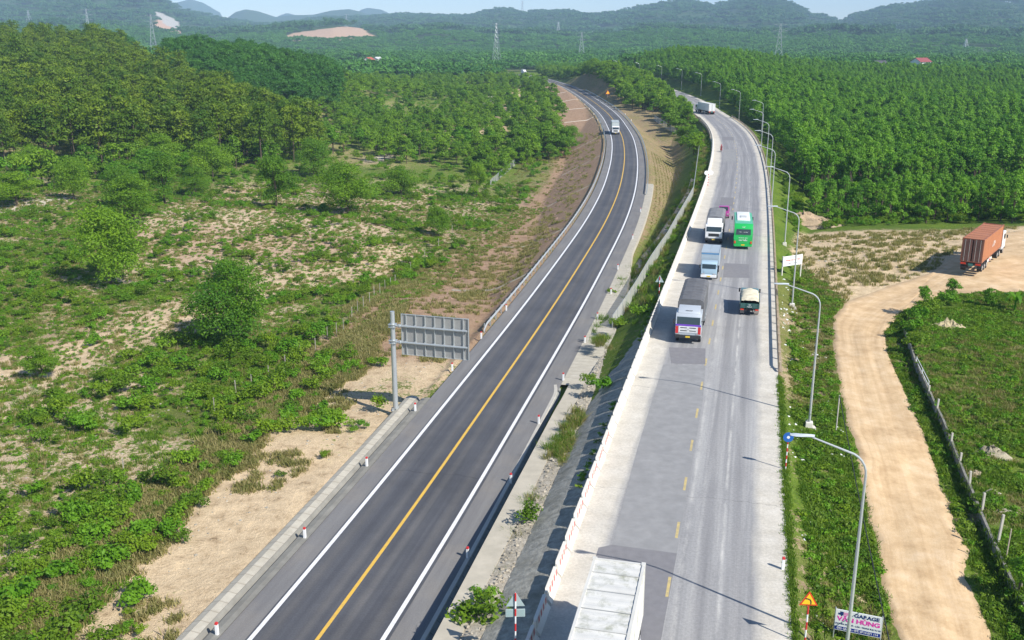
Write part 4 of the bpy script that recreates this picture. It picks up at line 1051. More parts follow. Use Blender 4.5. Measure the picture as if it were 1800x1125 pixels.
def cargo_truck(loc, rz, label, L, wd, zt, cabh, cabmat, body, bodymat, lc=1.9, lower=.62, purple=False, cabw=None, bmat=m_dark, whl=.5, tandem=False, grl=m_dark):
    """origin at the front bumper, heading +Y"""
    e = empty('cargo_truck', loc, rz, label, 'truck'); cw = cabw or wd - .08
    c = cab(e, -.1, lc, cw, lower, cabh, cabmat, bump_=bmat, grille=grl)
    yb0, yb1 = -L, -lc - .35
    chassis(e, -L + .1, -.5)
    if body == 'tarp':
        tarp_box(e, wd, yb0, yb1, 1.15, zt, bodymat)
        mb = MB(); mb.box((0, (yb0 + yb1) / 2, 1.18), (wd + .06, yb1 - yb0 + .06, .26), bev=.02); mb.build('cargo_bed', M('bed_steel', (.22, .25, .26), .5, .3, .1, 2), e)
    else:
        mb = MB(); mb.box((0, (yb0 + yb1) / 2, (1.0 + zt) / 2), (wd, yb1 - yb0, zt - 1.0), bev=.03); bb = mb.build('cargo_box', bodymat, e)
        mb = MB(); mb.box((0, (yb0 + yb1) / 2, zt + .012), (.04, yb1 - yb0 - .05, .02)); 
        for sg in (-1, 1): mb.box((sg * (wd / 2 - .02), (yb0 + yb1) / 2, zt + .005), (.07, yb1 - yb0 + .02, .05))
        mb.box((0, yb1 + .0, zt - .02), (wd, .06, .06)); mb.box((0, yb0, zt - .02), (wd, .06, .06)); mb.build('box_trim', m_metal, bb)
    wheels(e, [(sg * (wd/2 - .2), -1.25) for sg in (-1, 1)], whl, .28)
    wheels(e, [(sg * (wd/2 - .3), -L + 2.0 + dy) for dy in ((0, 1.3) if tandem else (0,)) for sg in (-1, 1)], whl, .28, range(4))
    tail(e, -L, wd)
    return e, c
m_purple = M('cab_purple', (.16, .05, .48), .35, 0, .05, 1, coat=.3); m_cabs = M('cab_silver', (.52, .56, .60), .35, .2, .05, 1, coat=.3)
q = P(1208, 605, 0); e, c = cargo_truck((q.x, q.y, 0), hdg(RC, RT, q.y), 'heavy truck with purple and silver cab and a dark grey tarpaulin, heading this way', 11.2, 2.48, 3.78, 2.95, m_cabs, 'tarp', m_tarp, lc=2.2, tandem=True, lower=.78)
mb = MB(); mb.box((0, -.085, 1.86), (2.38, .05, .16), bev=.015); mb.build('purple_band', m_purple, c)
for sg in (-1, 1):
    mb = MB(); mb.box((sg * 1.05, -.075, 1.38), (.26, .06, .68), bev=.02); mb.build('corner_panel', m_red, c)
mb = MB(); mb.box((0, -.072, 1.46), (1.8, .04, .62), bev=.015); g_ = mb.build('radiator_panel', M('panel_white', (.68, .68, .68), .4), c)
for zz in (1.62, 1.34):
    for sg in (-.42, .42):
        mb = MB(); mb.box((sg, -.048, zz), (.62, .02, .07)); mb.build('slot', m_dark, g_)
mb = MB(); mb.cyl((0, -.045, 1.48), .09, .02, 'Y', 16); mb.build('badge', m_chrome, g_)
mb = MB(); mb.prism([(-1.9, 2.9), (-.42, 2.93), (-.62, 3.12), (-1.8, 3.42)], -1.02, 1.02, bev=.04); dfl = mb.build('roof_deflector', m_cabs, e, True)
mb = MB(); mb.b = mb.b; 
for sg in (-1, 1): mb.quad((0, -.60, 3.135), (sg * .34, -.57, 3.175), (sg * .30, -.62, 3.20), (0, -.66, 3.16))
mb.build('winged_badge', m_dark, dfl)
q = P(1253.5, 429, 0); e, c = cargo_truck((q.x, q.y, 0), hdg(RC, RT, q.y), 'white-cabbed truck with a grey tarpaulin load driving beside the green coach', 9.6, 2.42, 3.62, 2.75, m_cabw, 'tarp', tarp_mat('grey_tarpaulin_light', (.20, .20, .205)), lc=1.95, lower=.70)
mb = MB(); mb.prism([(-1.7, 2.70), (-.36, 2.72), (-1.0, 3.20), (-1.7, 3.45)], -1.0, 1.0, bev=.05); mb.build('roof_deflector', m_cabw, e, True)
m_bx = M('pale_blue_box', (.38, .45, .50), .5, .1, .05, 1.0, .25, (.5,.5,.5)); m_cabb = M('cab_pale_blue', (.36, .50, .60), .35, 0, .05, 1, coat=.3)
q = P(1245, 492, 0); e, c = cargo_truck((q.x, q.y, 0), hdg(RC, RT, q.y), 'pale blue box truck driving between the tarpaulin truck and the white-cabbed truck', 6.6, 2.15, 3.0, 2.15, m_cabb, 'box', m_bx, lc=1.5, lower=.5, cabw=1.85, bmat=m_white, whl=.4, grl=m_cabb)
mb = MB(); mb.box((0, -1.83, 2.86), (2.1, .02, .16)); mb.build('blue_stripe', M('stripe_blue', (.10, .25, .45), .5), e)
q = P(1082, 236.5, ZL); cargo_truck((q.x, q.y, ZL), hdg(LC, LT, q.y), 'white-fronted grey box truck alone on the bend of the dark highway', 11.0, 2.45, 3.95, 2.75, m_cabw, 'box', M('grey_green_box', (.42, .46, .45), .55, 0, .05, 1), lc=1.9)
q = P(923.5, 130.3, ZL); cargo_truck((q.x, q.y, ZL), hdg(LC, LT, q.y), 'tiny white truck where the dark highway disappears into the trees', 8, 2.4, 3.9, 2.7, m_cabw, 'box', M('box_white_b', (.78, .78, .77), .5), lc=1.9)
# small tipper with a cream tarpaulin, seen from behind
q = P(1316.5, 556, 0); e = empty('tipper_truck', (q.x, q.y, 0), hdg(RC, RT, q.y, False) + R(1), 'small dark green tipper with a cream tarpaulin over its load, driving away', 'truck')
m_dg = M('tipper_green', (.03, .11, .10), .5, 0, .12, 3, .3, (.12,.10,.08)); m_cream = tarp_mat('cream_tarpaulin', (.66, .60, .44))
chassis(e, .2, 5.0, .7, .6); cab(e, 5.6, 1.5, 1.82, .45, 1.80, M('cab_teal', (.10, .20, .22), .4, 0, .05), bump_=m_dark)
mb = MB(); 
for sg in (-1, 1): mb.box((sg * .97, 2.0, 1.22), (.06, 3.7, .72), bev=.01)
mb.box((0, .15, 1.12), (1.94, .06, .52), bev=.01); mb.box((0, 3.85, 1.3), (1.94, .06, .9), bev=.01); mb.box((0, 2.0, .9), (1.94, 3.7, .08)); bed = mb.build('tipper_bed', m_dg, e)
for xx in (-.9, -.3, .3, .9):
    mb = MB(); mb.box((xx, .10, 1.12), (.06, .05, .56)); mb.build('rib', m_dg, bed)
mb = MB(); nx, ny = 12, 16; gv = [[mb.b.verts.new((-1.03 + 2.06 * i / nx, .08 + 4.0 * j / ny, (1.60 if .05 < i / nx < .95 else 1.30) + .42 * math.sin(math.pi * i / nx) ** .6 * (.30 + .70 * min(1, j / ny * 1.6)) + random.uniform(-.03, .03))) for j in range(ny + 1)] for i in range(nx + 1)]
for i in range(nx):
    for j in range(ny): mb.b.faces.new((gv[i][j], gv[i+1][j], gv[i+1][j+1], gv[i][j+1]))
mb.build('tarpaulin', m_cream, e, True)
text('70C', .17, m_white, e, (0, .06, 1.22)); text('028.46', .17, m_white, e, (0, .06, 1.02))
wheels(e, [(sg * .75, 1.2) for sg in (-1, 1)], .42, .22, range(2)); wheels(e, [(sg * .80, 4.5) for sg in (-1, 1)], .42, .22)
for sg in (-1, 1):
    mb = MB(); mb.box((sg * .72, .55, .42), (.42, .02, .42)); mb.build('mudflap', M('mudflap', (.28, .25, .22), .8), e)
tail(e, .1, 1.9, .72)
# magenta pickup
q = P(1271, 384, 0); e = empty('pickup', (q.x, q.y, 0), hdg(RC, RT, q.y) , 'magenta pickup half hidden behind the white-cabbed truck', 'car'); m_mg = M('magenta_paint', (.36, .04, .22), .3, 0, .05, 1, coat=.4)
mb = MB(); mb.prism([(-4.9, .4), (0, .4), (0, .85), (-.1, 1.0), (-1.3, 1.08), (-4.9, 1.08)], -.9, .9, bev=.06); body = mb.build('body', m_mg, e, True)
mb = MB(); mb.prism([(-1.3, 1.05), (-1.95, 1.68), (-3.0, 1.70), (-3.3, 1.05)], -.78, .78, bev=.06); mb.build('roof', m_mg, body, True)
mb = MB(); mb.quad((-.7, -1.33, 1.12), (.7, -1.33, 1.12), (.66, -1.88, 1.62), (-.66, -1.88, 1.62)); mb.build('windshield', m_glass, body)
for sg in (-1, 1):
    mb = MB(); mb.poly([(sg * .79, -1.5, 1.12), (sg * .79, -2.0, 1.6), (sg * .79, -2.95, 1.6), (sg * .79, -3.1, 1.12)]); mb.build('side_window', m_glass, body)
    mb = MB(); mb.box((sg * .7, -.01, .78), (.3, .06, .16), bev=.02); mb.build('headlight', m_chrome, body)
wheels(e, [(sg * .78, y) for y in (-.9, -3.9) for sg in (-1, 1)], .36, .22)
# roof of a lorry glimpsed between the trees, and white canopy by the far road
x, y, a = on(RC, RN, dR_, rrd(585), -2); cargo_truck((x, y, 0), a + math.pi, 'pale roof of a lorry glimpsed between trees on the far bend', 9, 2.4, 4.0, 2.8, m_cabw, 'box', M('box_grey_c', (.55, .55, .54), .6), lc=1.9)
q = P(968, 133, -2.5); e = empty('market_canopy', tuple(q), 0, 'small white canopy in the clearing beside the far end of the dark highway', 'canopy')
mb = MB(); mb.b = bmesh.new(); bmesh.ops.create_cone(mb.b, segments=8, radius1=3.0, radius2=.2, depth=1.2, cap_ends=False, matrix=Matrix.Translation((0, 0, 3.2))); mb.build('canopy_top', m_white, e)
mb = MB(); mb.cyl((0, 0, 1.4), .06, 2.9, n=8); mb.build('pole', m_metal, e)
# motorcyclist
q = P(1267.5, 266, 0); e = empty('motorcycle', (q.x, q.y, 0), hdg(RC, RT, q.y), 'red motorcycle ridden toward the camera along the pale road edge', 'motorcycle')
for yy in (.62, -.62):
    mb = MB(); mb.cyl((0, yy, .3), .3, .1, 'X', 20); mb.build('wheel', m_blk, e, True)
mb = MB(); mb.prism([(-.7, .45), (-.3, .35), (.3, .35), (.55, .8), (.45, 1.0), (.2, .62), (-.2, .72), (-.75, .78)], -.13, .13, bev=.04); mb.build('body', m_red, e, True)
mb = MB(); mb.box((0, .42, 1.02), (.62, .05, .05), bev=.01); mb.box((0, .5, .9), (.2, .14, .22), bev=.03); mb.build('handlebar', m_dark, e)
def skin(name, chain, edges, mat, parent=None, sub=1):
    me = bpy.data.meshes.new(name); me.from_pydata([c[:3] for c in chain], edges, []); o = link(name, me, mat, parent)
    md = o.modifiers.new('s', 'SKIN'); sv = me.skin_vertices[0].data if me.skin_vertices else None
    if sv is None:
        bm = bmesh.new(); bm.from_mesh(me); bm.verts.layers.skin.verify(); bm.to_mesh(me); bm.free(); sv = me.skin_vertices[0].data
    for v, c in zip(sv, chain): v.radius = (c[3], c[3] * (c[4] if len(c) > 4 else 1))
    sv[0].use_root = True; o.modifiers.new('sub', 'SUBSURF').levels = sub; o.modifiers['sub'].render_levels = sub
    return o
ch = [(0, -.2, .82, .15), (0, -.18, 1.1, .15, .75), (0, -.12, 1.32, .17, .6), (0, -.08, 1.45, .06), (0, -.05, 1.62, .11), (.14, -.1, .80, .095), (.2, .22, .72, .075), (.2, .18, .30, .055), (.2, .32, .26, .05),
      (-.14, -.1, .80, .095), (-.2, .22, .72, .075), (-.2, .18, .30, .055), (-.2, .32, .26, .05), (.2, -.1, 1.36, .065), (.32, .08, 1.15, .05), (.28, .38, 1.05, .04), (-.2, -.1, 1.36, .065), (-.32, .08, 1.15, .05), (-.28, .38, 1.05, .04)]
ed = [(0,1),(1,2),(2,3),(3,4),(0,5),(5,6),(6,7),(7,8),(0,9),(9,10),(10,11),(11,12),(2,13),(13,14),(14,15),(2,16),(16,17),(17,18)]
pr = skin('person', ch, ed, M('dark_red_shirt', (.28, .04, .05), .8, 0, .1)); pr.location = (q.x, q.y, 0); pr.rotation_euler = (0, 0, hdg(RC, RT, q.y)); props(pr, 'rider in a dark red shirt and helmet sitting on the red motorcycle', 'person')
mb = MB(); mb.b = bmesh.new(); bmesh.ops.create_uvsphere(mb.b, u_segments=14, v_segments=10, radius=.145, matrix=Matrix.Translation((0, -.05, 1.66))); mb.build('helmet', m_red, pr, True)

# ------------------------------------------------------------------ vegetation prototypes
PROTO = bpy.data.collections.new('plant_kinds')       # kinds live here; only their copies stand in the scene
def cards(cent, nrm, size, aspect=.6, rg=None, tri_=False):
    """leaf cards: centres (n,3), rough normals (n,3), sizes (n,)"""
    rg = rg or rng; n = len(cent)
    nr = nrm + rg.normal(0, .55, (n, 3)); nr /= np.linalg.norm(nr, axis=1)[:, None] + 1e-9
    u = np.cross(nr, rg.normal(0, 1, (n, 3))); u /= np.linalg.norm(u, axis=1)[:, None] + 1e-9
    v = np.cross(nr, u); s = size[:, None]
    a = u * s * .5; b = v * s * .5 * aspect
    V = np.stack([cent - a, cent - b * .9, cent + a, cent + b * .9], 1).reshape(-1, 3)
    return V, np.arange(n * 4).reshape(n, 4)
def crown_cards(blobs, n, size, seed, shell=.45, down=.25):
    """blobs: (x,y,z,rx,ry,rz); leaves near the skin of every blob"""
    rg = np.random.default_rng(seed); bl = np.array(blobs, float)
    w_ = (bl[:, 3] * bl[:, 4] + bl[:, 3] * bl[:, 5]); w_ /= w_.sum()
    k = rg.choice(len(bl), n, p=w_); d = rg.normal(0, 1, (n, 3)); d /= np.linalg.norm(d, axis=1)[:, None]
    d[:, 2] = np.where(d[:, 2] < -down, -d[:, 2] * rg.random(n), d[:, 2])
    r = (1 - shell * rg.random(n) ** 1.6) * (1 + .10 * rg.normal(0, 1, n))
    c = bl[k, :3] + d * bl[k, 3:] * r[:, None]
    V, Q = cards(c, d * .8 + np.array([0, 0, .5]), size * (.6 + .8 * rg.random(n)), .62, rg)
    tint = np.clip(.5 + .28 * rg.normal(0, 1, len(bl))[k] * .6 + .16 * rg.normal(0, 1, n), 0, 1)
    return V, Q, tint
def mk_mesh(name, V, Q, tint, mat):
    me = npmesh(name, V, Q, False, None, {'tint': ('FACE', 'FLOAT', tint.astype(np.float32))}); me.materials.append(mat); return me
def limbs(pts_r, n=6):
    mb = MB()
    for pts, rads in pts_r: mb.tube(pts, rads, n)
    bmesh.ops.recalc_face_normals(mb.b, faces=mb.b.faces); me = bpy.data.meshes.new('trunk'); mb.b.to_mesh(me); mb.b.free(); me.materials.append(m_bark); return me
def tree_kind(seed, h, wd, n, size, mat, base=.12, form='round', nb=16):
    rd = random.Random(seed); bl = []
    for i in range(nb):
        t = rd.random() ** .8; z = h * (base + (1 - base) * (.12 + .80 * t))
        env = {'round': math.sin(math.pi * min(1, .22 + .72 * t)) ** .7, 'cone': (1 - .72 * t), 'oval': math.sin(math.pi * (.16 + .78 * t)) ** .8}[form]
        a = rd.random() * 6.283; rr_ = wd / 2 * env * (.30 + .66 * rd.random()); s = wd * (.10 + .15 * rd.random() ** 1.3) * (.75 + .5 * env)
        bl.append((rr_ * math.cos(a), rr_ * math.sin(a), z, s, s, s * (.7 + .25 * rd.random())))
    bl.append((0, 0, h * .90, wd * .17, wd * .17, h * .09)); bl.append((0, 0, h * .6, wd * .24, wd * .24, h * .2))
    V, Q, t = crown_cards(bl, n, size, seed)
    V[:, 2] = np.maximum(V[:, 2], .05 * h * base)
    pr = [([(0, 0, -.3), (rd.uniform(-.1, .1), 0, h * .35), (0, 0, h * .8)], [h * .022, h * .015, h * .005])]
    for i in range(7):
        b = bl[i]; z0 = h * (.15 + .4 * rd.random()); pr.append(([(0, 0, z0), (b[0] * .5, b[1] * .5, (z0 + b[2]) / 2), (b[0], b[1], b[2])], [h * .009, h * .006, h * .003]))
    return mk_mesh('crown', V, Q, t, mat), limbs(pr)
def pine_kind(seed, h, wd, n, size):
    rd = random.Random(seed); bl = []; pr = [([(0, 0, -.3), (rd.uniform(-.3, .3), rd.uniform(-.3, .3), h * .5), (rd.uniform(-.4, .4), 0, h * .97)], [h * .014, h * .011, h * .004])]
    for i in range(22):
        t = i / 21; z = h * (.40 + .57 * t); a = i * 2.4 + rd.random(); r_ = wd / 2 * (1 - .62 * t ** 1.5) * (.25 + .6 * rd.random()); s = wd * (.16 + .09 * rd.random())
        bl.append((r_ * math.cos(a), r_ * math.sin(a), z, s, s, s * .55))
        if i % 2 == 0: pr.append(([(0, 0, z - .6), (bl[-1][0], bl[-1][1], z)], [.07, .03]))
    V, Q, t = crown_cards(bl, n, size, seed, .8, .4); return mk_mesh('crown', V, Q, t, m_pine), limbs(pr, 5)
def join_lod(cr, tr, name, mats):
    """crown and trunk in one mesh for kinds too small to show their parts"""
    bm = bmesh.new(); bm.from_mesh(cr); 
    if tr is not None:
        k = len(bm.faces); bm.from_mesh(tr); bm.faces.ensure_lookup_table()
        for f in bm.faces[k:]: f.material_index = 1
    me = bpy.data.meshes.new(name); bm.to_mesh(me); bm.free()
    for m_ in mats: me.materials.append(m_)
    return me
def proto(me, nm):
    o = bpy.data.objects.new(nm, me); return o
def kinds_coll(name, objs):
    c = bpy.data.collections.new(name)
    for o in objs: c.objects.link(o)
    return c
K_BIG = [tree_kind(100 + i, 9.0, 8.4, 14000, .27, m_leaf, .08, 'round', 34) for i in range(3)] + [tree_kind(110 + i, 10.0, 7.0, 13000, .27, m_leaf, .08, 'oval', 34) for i in range(2)]
K_MED = [tree_kind(200 + i, 6.5, (4.8, 4.2, 5.4, 4.0)[i], 1500, .44, m_leaf, .08, ('round', 'oval', 'round', 'cone')[i], 16) for i in range(4)]
K_BRI = [tree_kind(240 + i, 6.5, 4.6, 1500, .44, m_bright, .08, 'round', 16) for i in range(2)]
K_PLA = [tree_kind(300 + i, 8.6, (3.7, 3.3, 4.0, 3.5)[i], 1500, .37, m_plant, .10, ('cone', 'oval', 'oval', 'cone')[i], 14) for i in range(4)]
K_PIN = [pine_kind(400 + i, (16, 14.5, 17, 15)[i], (8.6, 7.8, 9.2, 8.4)[i], 2100, .62) for i in range(4)]
K_DRK = [tree_kind(500 + i, 14.0, (8.5, 7.5, 9)[i], 1700, .66, m_dpine, .25, 'round', 18) for i in range(3)]
def far_kind(seed, n, sp, h, cw, size, mat):
    """a small clump of several far trees"""
    rg = np.random.default_rng(seed); bl = [(rg.uniform(-sp, sp), rg.uniform(-sp, sp), h * rg.uniform(.62, .85), cw * rg.uniform(.8, 1.2), cw * rg.uniform(.8, 1.2), h * .26) for _ in range(n)]
    V, Q, t = crown_cards(bl, n * 42, size, seed, .35, .1); return mk_mesh('clump', V, Q, t, mat)
m_hill = foliage('leaf_hill', (.030, .105, .028), (.080, .195, .042), .25, .6)
C_FAR = kinds_coll('far_kinds', [proto(far_kind(600 + i, 8, 7.5, 8.5, 2.7, 1.9, m_far), 'far_clump') for i in range(4)])
C_HILL = kinds_coll('hill_kinds', [proto(far_kind(620 + i, 12, 21, 13, 6.0, 4.6, m_hill), 'hill_clump') for i in range(4)])
C_PLA = kinds_coll('plantation_kinds', [proto(join_lod(a, None, 'plantation_tree', [m_plant]), 'plantation_kind') for a, b in K_PLA])
C_PIN = kinds_coll('pine_kinds', [proto(join_lod(a, b, 'pine_tree', [m_pine, m_bark]), 'pine_kind') for a, b in K_PIN])
C_DRK = kinds_coll('dark_wood_kinds', [proto(join_lod(a, None, 'dark_tree', [m_dpine]), 'dark_kind') for a, b in K_DRK])
C_MED = kinds_coll('scrub_tree_kinds', [proto(join_lod(a, None, 'scrub_tree', [m_leaf]), 'scrub_kind') for a, b in K_MED])
def bush_kind(seed, h, wd, n, size, mat):
    rd = random.Random(seed); bl = [(rd.uniform(-1, 1) * wd * .3, rd.uniform(-1, 1) * wd * .3, h * rd.uniform(.25, .65), wd * rd.uniform(.15, .28), wd * rd.uniform(.15, .28), h * rd.uniform(.25, .4)) for _ in range(7)]
    V, Q, t = crown_cards(bl, n, size, seed, .5, .1); V[:, 2] = np.maximum(V[:, 2], -.05); return mk_mesh('foliage', V, Q, t, mat)
K_BUSH = [bush_kind(700 + i, (1.0, 1.3, .9, 1.5, 1.1)[i], (1.6, 1.8, 1.5, 1.7, 2.0)[i], 520, .16, (m_bush, m_bush, m_leaf, m_bush, m_leaf)[i]) for i in range(5)] + [bush_kind(720, 1.3, 1.6, 520, .17, m_bright), bush_kind(721, 1.0, 1.5, 520, .16, m_bright)]
C_BUSH = kinds_coll('bush_kinds', [proto(m_, 'bush_kind') for m_ in K_BUSH])
def tuft_kind(seed, n, h, spread, mat, wd=.035):
    rg = np.random.default_rng(seed); V = []; Q = []
    for i in range(n):
        x, y = rg.normal(0, spread, 2); a = rg.random() * 6.28; l = h * rg.uniform(.5, 1.1); dx, dy = rg.normal(0, .45, 2) * l; c, s_ = math.cos(a) * wd, math.sin(a) * wd
        V += [(x - c, y - s_, -.03), (x + c, y + s_, -.03), (x + c * .7 + dx * .5, y + s_ * .7 + dy * .5, l * .6), (x - c * .7 + dx * .5, y - s_ * .7 + dy * .5, l * .6)]
        b = len(V); Q.append((b-4, b-3, b-2, b-1)); V += [(x + dx, y + dy, l * .95)] * 1 + [(x + dx + c * .2, y + dy + s_ * .2, l * .94)]; Q.append((b-1, b-2, b+1, b))
    return mk_mesh('tuft', np.array(V), np.array(Q), rg.random(len(Q)), mat)
C_TUFT = kinds_coll('grass_kinds', [proto(tuft_kind(800 + i, 30, .32, .20, m_grass), 'grass_kind') for i in range(3)])
C_DTUFT = kinds_coll('dry_grass_kinds', [proto(tuft_kind(820 + i, 34, .42, .22, m_dry), 'dry_grass_kind') for i in range(3)])
C_REED = kinds_coll('tall_grass_kinds', [proto(tuft_kind(840 + i, 60, 1.15, .30, m_dry if i else m_grass, .03), 'tall_grass_kind') for i in range(2)])
C_WEED = kinds_coll('weed_kinds', [proto(bush_kind(860 + i, .35, .8, 60, .15, (m_bush, m_grass, m_bright)[i]), 'weed_kind') for i in range(3)])

# ---- scattering as one object (points carrying kind, size and turn; geometry nodes instance the kinds)
def scatter(name, pts, scl, coll, nk, label=None, cat=None, seed=1, kind='stuff', tilt=.06, group=None):
    n = len(pts)
    if n == 0: return
    me = bpy.data.meshes.new(name); me.vertices.add(n); me.vertices.foreach_set('co', np.asarray(pts, np.float32).ravel())
    rg = np.random.default_rng(seed)
    for nm, typ, d in (('k_', 'INT', rg.integers(0, nk, n).astype(np.int32)), ('r_', 'FLOAT_VECTOR', np.c_[rg.normal(0, tilt, n), rg.normal(0, tilt, n), rg.random(n) * 6.283].astype(np.float32)),
                       ('s_', 'FLOAT_VECTOR', (np.c_[scl, scl, scl] * (1 + rg.normal(0, .08, (n, 3)))).astype(np.float32))):
        a = me.attributes.new(nm, typ, 'POINT'); a.data.foreach_set('value' if typ == 'INT' else 'vector', d.ravel())
    o = link(name, me); ng = bpy.data.node_groups.new(name, 'GeometryNodeTree')
    ng.interface.new_socket('Geometry', in_out='INPUT', socket_type='NodeSocketGeometry'); ng.interface.new_socket('Geometry', in_out='OUTPUT', socket_type='NodeSocketGeometry')
    N = ng.nodes; I = N.new('NodeGroupInput'); O = N.new('NodeGroupOutput'); ip = N.new('GeometryNodeInstanceOnPoints'); ci = N.new('GeometryNodeCollectionInfo')
    ci.inputs[0].default_value = coll; ci.inputs['Separate Children'].default_value = True; ci.inputs['Reset Children'].default_value = True
    def na(nm, dt):
        a = N.new('GeometryNodeInputNamedAttribute'); a.data_type = dt; a.inputs[0].default_value = nm; return [s for s in a.outputs if s.enabled][0]
    L_ = ng.links; L_.new(I.outputs[0], ip.inputs['Points']); L_.new(ci.outputs[0], ip.inputs['Instance']); ip.inputs['Pick Instance'].default_value = True
    L_.new(na('k_', 'INT'), ip.inputs['Instance Index']); 
    L_.new(na('r_', 'FLOAT_VECTOR'), ip.inputs['Rotation']); L_.new(na('s_', 'FLOAT_VECTOR'), ip.inputs['Scale'])
    L_.new(ip.outputs[0], O.inputs[0]); md = o.modifiers.new('scatter', 'NODES'); md.node_group = ng
    return props(o, label, cat, group, kind)
def plant(name, kindpair, loc, sc, rz, label, cat, group=None, sz_=None, parts=True):
    """a tree of its own: trunk and crown share mesh data with its kind"""
    e = empty(name, loc, rz, label, cat, group); e.scale = (sc, sc, sz_ or sc)
    link('crown', kindpair[0], None, e); link('trunk', kindpair[1], None, e); return e
def single(name, me, loc, sc, rz, label, cat, group=None):
    o = link(name, me); o.location = loc; o.rotation_euler = (0, 0, rz); o.scale = (sc, sc, sc * random.uniform(.9, 1.12)); return props(o, label, cat, group)
def clear_roads(x, y, m_=2.0):
    d1, _ = road_dist(x, y, LC, LN); d2, _ = road_dist(x, y, RC, RN)
    return ((d1 < L_IN - m_) | (d1 > L_OUT + m_)) & ((d2 < R_IN - m_) | (d2 > R_OUT + m_)), d1, d2
def jgrid(x0, x1, y0, y1, sp, j=.35, rot=0.0):
    X, Y = np.meshgrid(np.arange(x0, x1, sp), np.arange(y0, y1, sp)); X = X.ravel() + rng.normal(0, sp * j, X.size); Y = Y.ravel() + rng.normal(0, sp * j, Y.size)
    c, s_ = math.cos(rot), math.sin(rot); cx, cy = (x0 + x1) / 2, (y0 + y1) / 2
    return cx + (X - cx) * c - (Y - cy) * s_, cy + (X - cx) * s_ + (Y - cy) * c
def az_px(x, y): return 900 + x / (y * CT + 8) * F        # bearing as a photo column, for laying out blocks
def in_view(x, y, m_=60): p = az_px(x, np.maximum(y, 1)); return (p > -m_) & (p < 1800 + m_) & (y > 20)

# ---- named trees standing apart on the scrub land: base pixel, height, width, kind, label
SOLO = [
 (195,503,10.2,8.6,0,'large dark round tree in the open scrub, with another tree right behind it'),
 (410,603,8.6,7.6,1,'big rounded tree nearest the camera in the scrub, alone among low bushes'),
 (235,392,8.5,9.0,3,'tree standing directly behind the large dark round tree'),
 (487,368,10.6,8.8,4,'tall bright green oval tree standing alone on the pinkish soil'),
 (612,376,9.6,11.5,2,'broad spreading tree beside the tall bright oval one'),
 (552,312,9.4,9.8,0,'wide bluish-green tree behind the tall bright oval one'),
 (375,318,9.8,9.5,1,'round bright tree in front of the pine trunks'),
 (285,300,9.0,9.0,3,'bushy tree in front of the pine wood, beside the round bright tree'),
 (150,285,9.5,7.5,4,'young leafy tree at the edge of the pine wood'),
 (290,358,10.0,7.6,4,'slender tree between the round bright tree and the pale track'),
 (212,362,7.5,7.0,0,'bushy tree beside the end of the pale track'),
 (130,352,8.5,7.5,1,'tree behind the pale track, beside the slender one'),
 (60,322,8.0,8.0,2,'spreading tree near the photo edge behind the pale track'),
 (30,362,6.5,8.5,3,'low tree beside the pale track at the photo edge'),
 (770,415,5.2,5.0,0,'small round tree standing alone on the pale scrub near the fence posts'),
 (838,346,8.0,5.5,4,'thin light green tree beside the mesh fence'),
 (705,345,7.0,8.0,1,'rounded tree at the edge of the sandy hollow'),
 (655,255,8.0,7.0,2,'tree standing on its own behind the sandy hollow'),
 (345,345,6.0,5.5,2,'small tree beneath the round bright tree'),
 (75,668,3.4,3.0,3,'thin pale sapling among the low bushes near the photo edge'),
 (1000,262,7.5,8.0,0,'leafy tree at the foot of the reddish embankment'),
]
for k, (a_, b_, h, wd, kk, lab) in enumerate(SOLO):
    q = G1(a_, b_); kp = K_BIG[kk]; bh, bw = (9.0, 8.4) if kk < 3 else (10.0, 7.0)
    e = plant('tree', kp, (q.x, q.y, q.z - .1), wd / bw * (1.15 if k < 2 else .98), random.random() * 6.28, lab, 'tree', sz_=h / bh * 1.06)
SOLOXY = np.array([tuple(G1(s_[0], s_[1]))[:2] for s_ in SOLO])

# ---- belt of young trees between the scrub and the far woods
pxs = rng.uniform(-20, 1015, 5200); pys = 108 + 262 * rng.random(5200) ** 1.25
def belt_ok(px_, py_):
    lim = np.interp(px_, [0, 250, 400, 640, 700, 860, 930, 985, 1010], [338, 330, 300, 262, 300, 318, 300, 236, 190])
    top = np.interp(px_, [0, 240, 330, 440, 500, 600, 700, 900, 1010], [330, 300, 240, 180, 150, 125, 105, 108, 150])
    return (py_ < lim) & (py_ > top)
k = belt_ok(pxs, pys); g_ = G(pxs[k], pys[k]); ok, d1, d2 = clear_roads(g_[:, 0], g_[:, 1], 15); mk_ = gattr(veg, g_[:, 0], g_[:, 1]); nz = fbm(g_[:, 0], g_[:, 1], 30, 91)
dist = np.hypot(g_[:, 0], g_[:, 1])
keep = ok & (d1 < 0) & (mk_ > .3) & ((nz > .36) | (dist > 420)) & (dist < 900); g_ = g_[keep]
def thin(p, r):
    """drop points closer than r(distance) to an earlier one"""
    out = []; cell = {}
    for q in p:
        d = r(math.hypot(q[0], q[1])); c = (int(q[0] // 6), int(q[1] // 6)); bad = False
        for i in range(c[0] - 1, c[0] + 2):
            for j in range(c[1] - 1, c[1] + 2):
                for w_ in cell.get((i, j), ()):
                    if (w_[0] - q[0]) ** 2 + (w_[1] - q[1]) ** 2 < d * d: bad = True; break
                if bad: break
            if bad: break
        if not bad: out.append(q); cell.setdefault(c, []).append(q)
    return np.array(out)
g_ = thin(g_, lambda d: 3.4); g_ = g_[np.argsort(np.hypot(g_[:, 0], g_[:, 1]))]
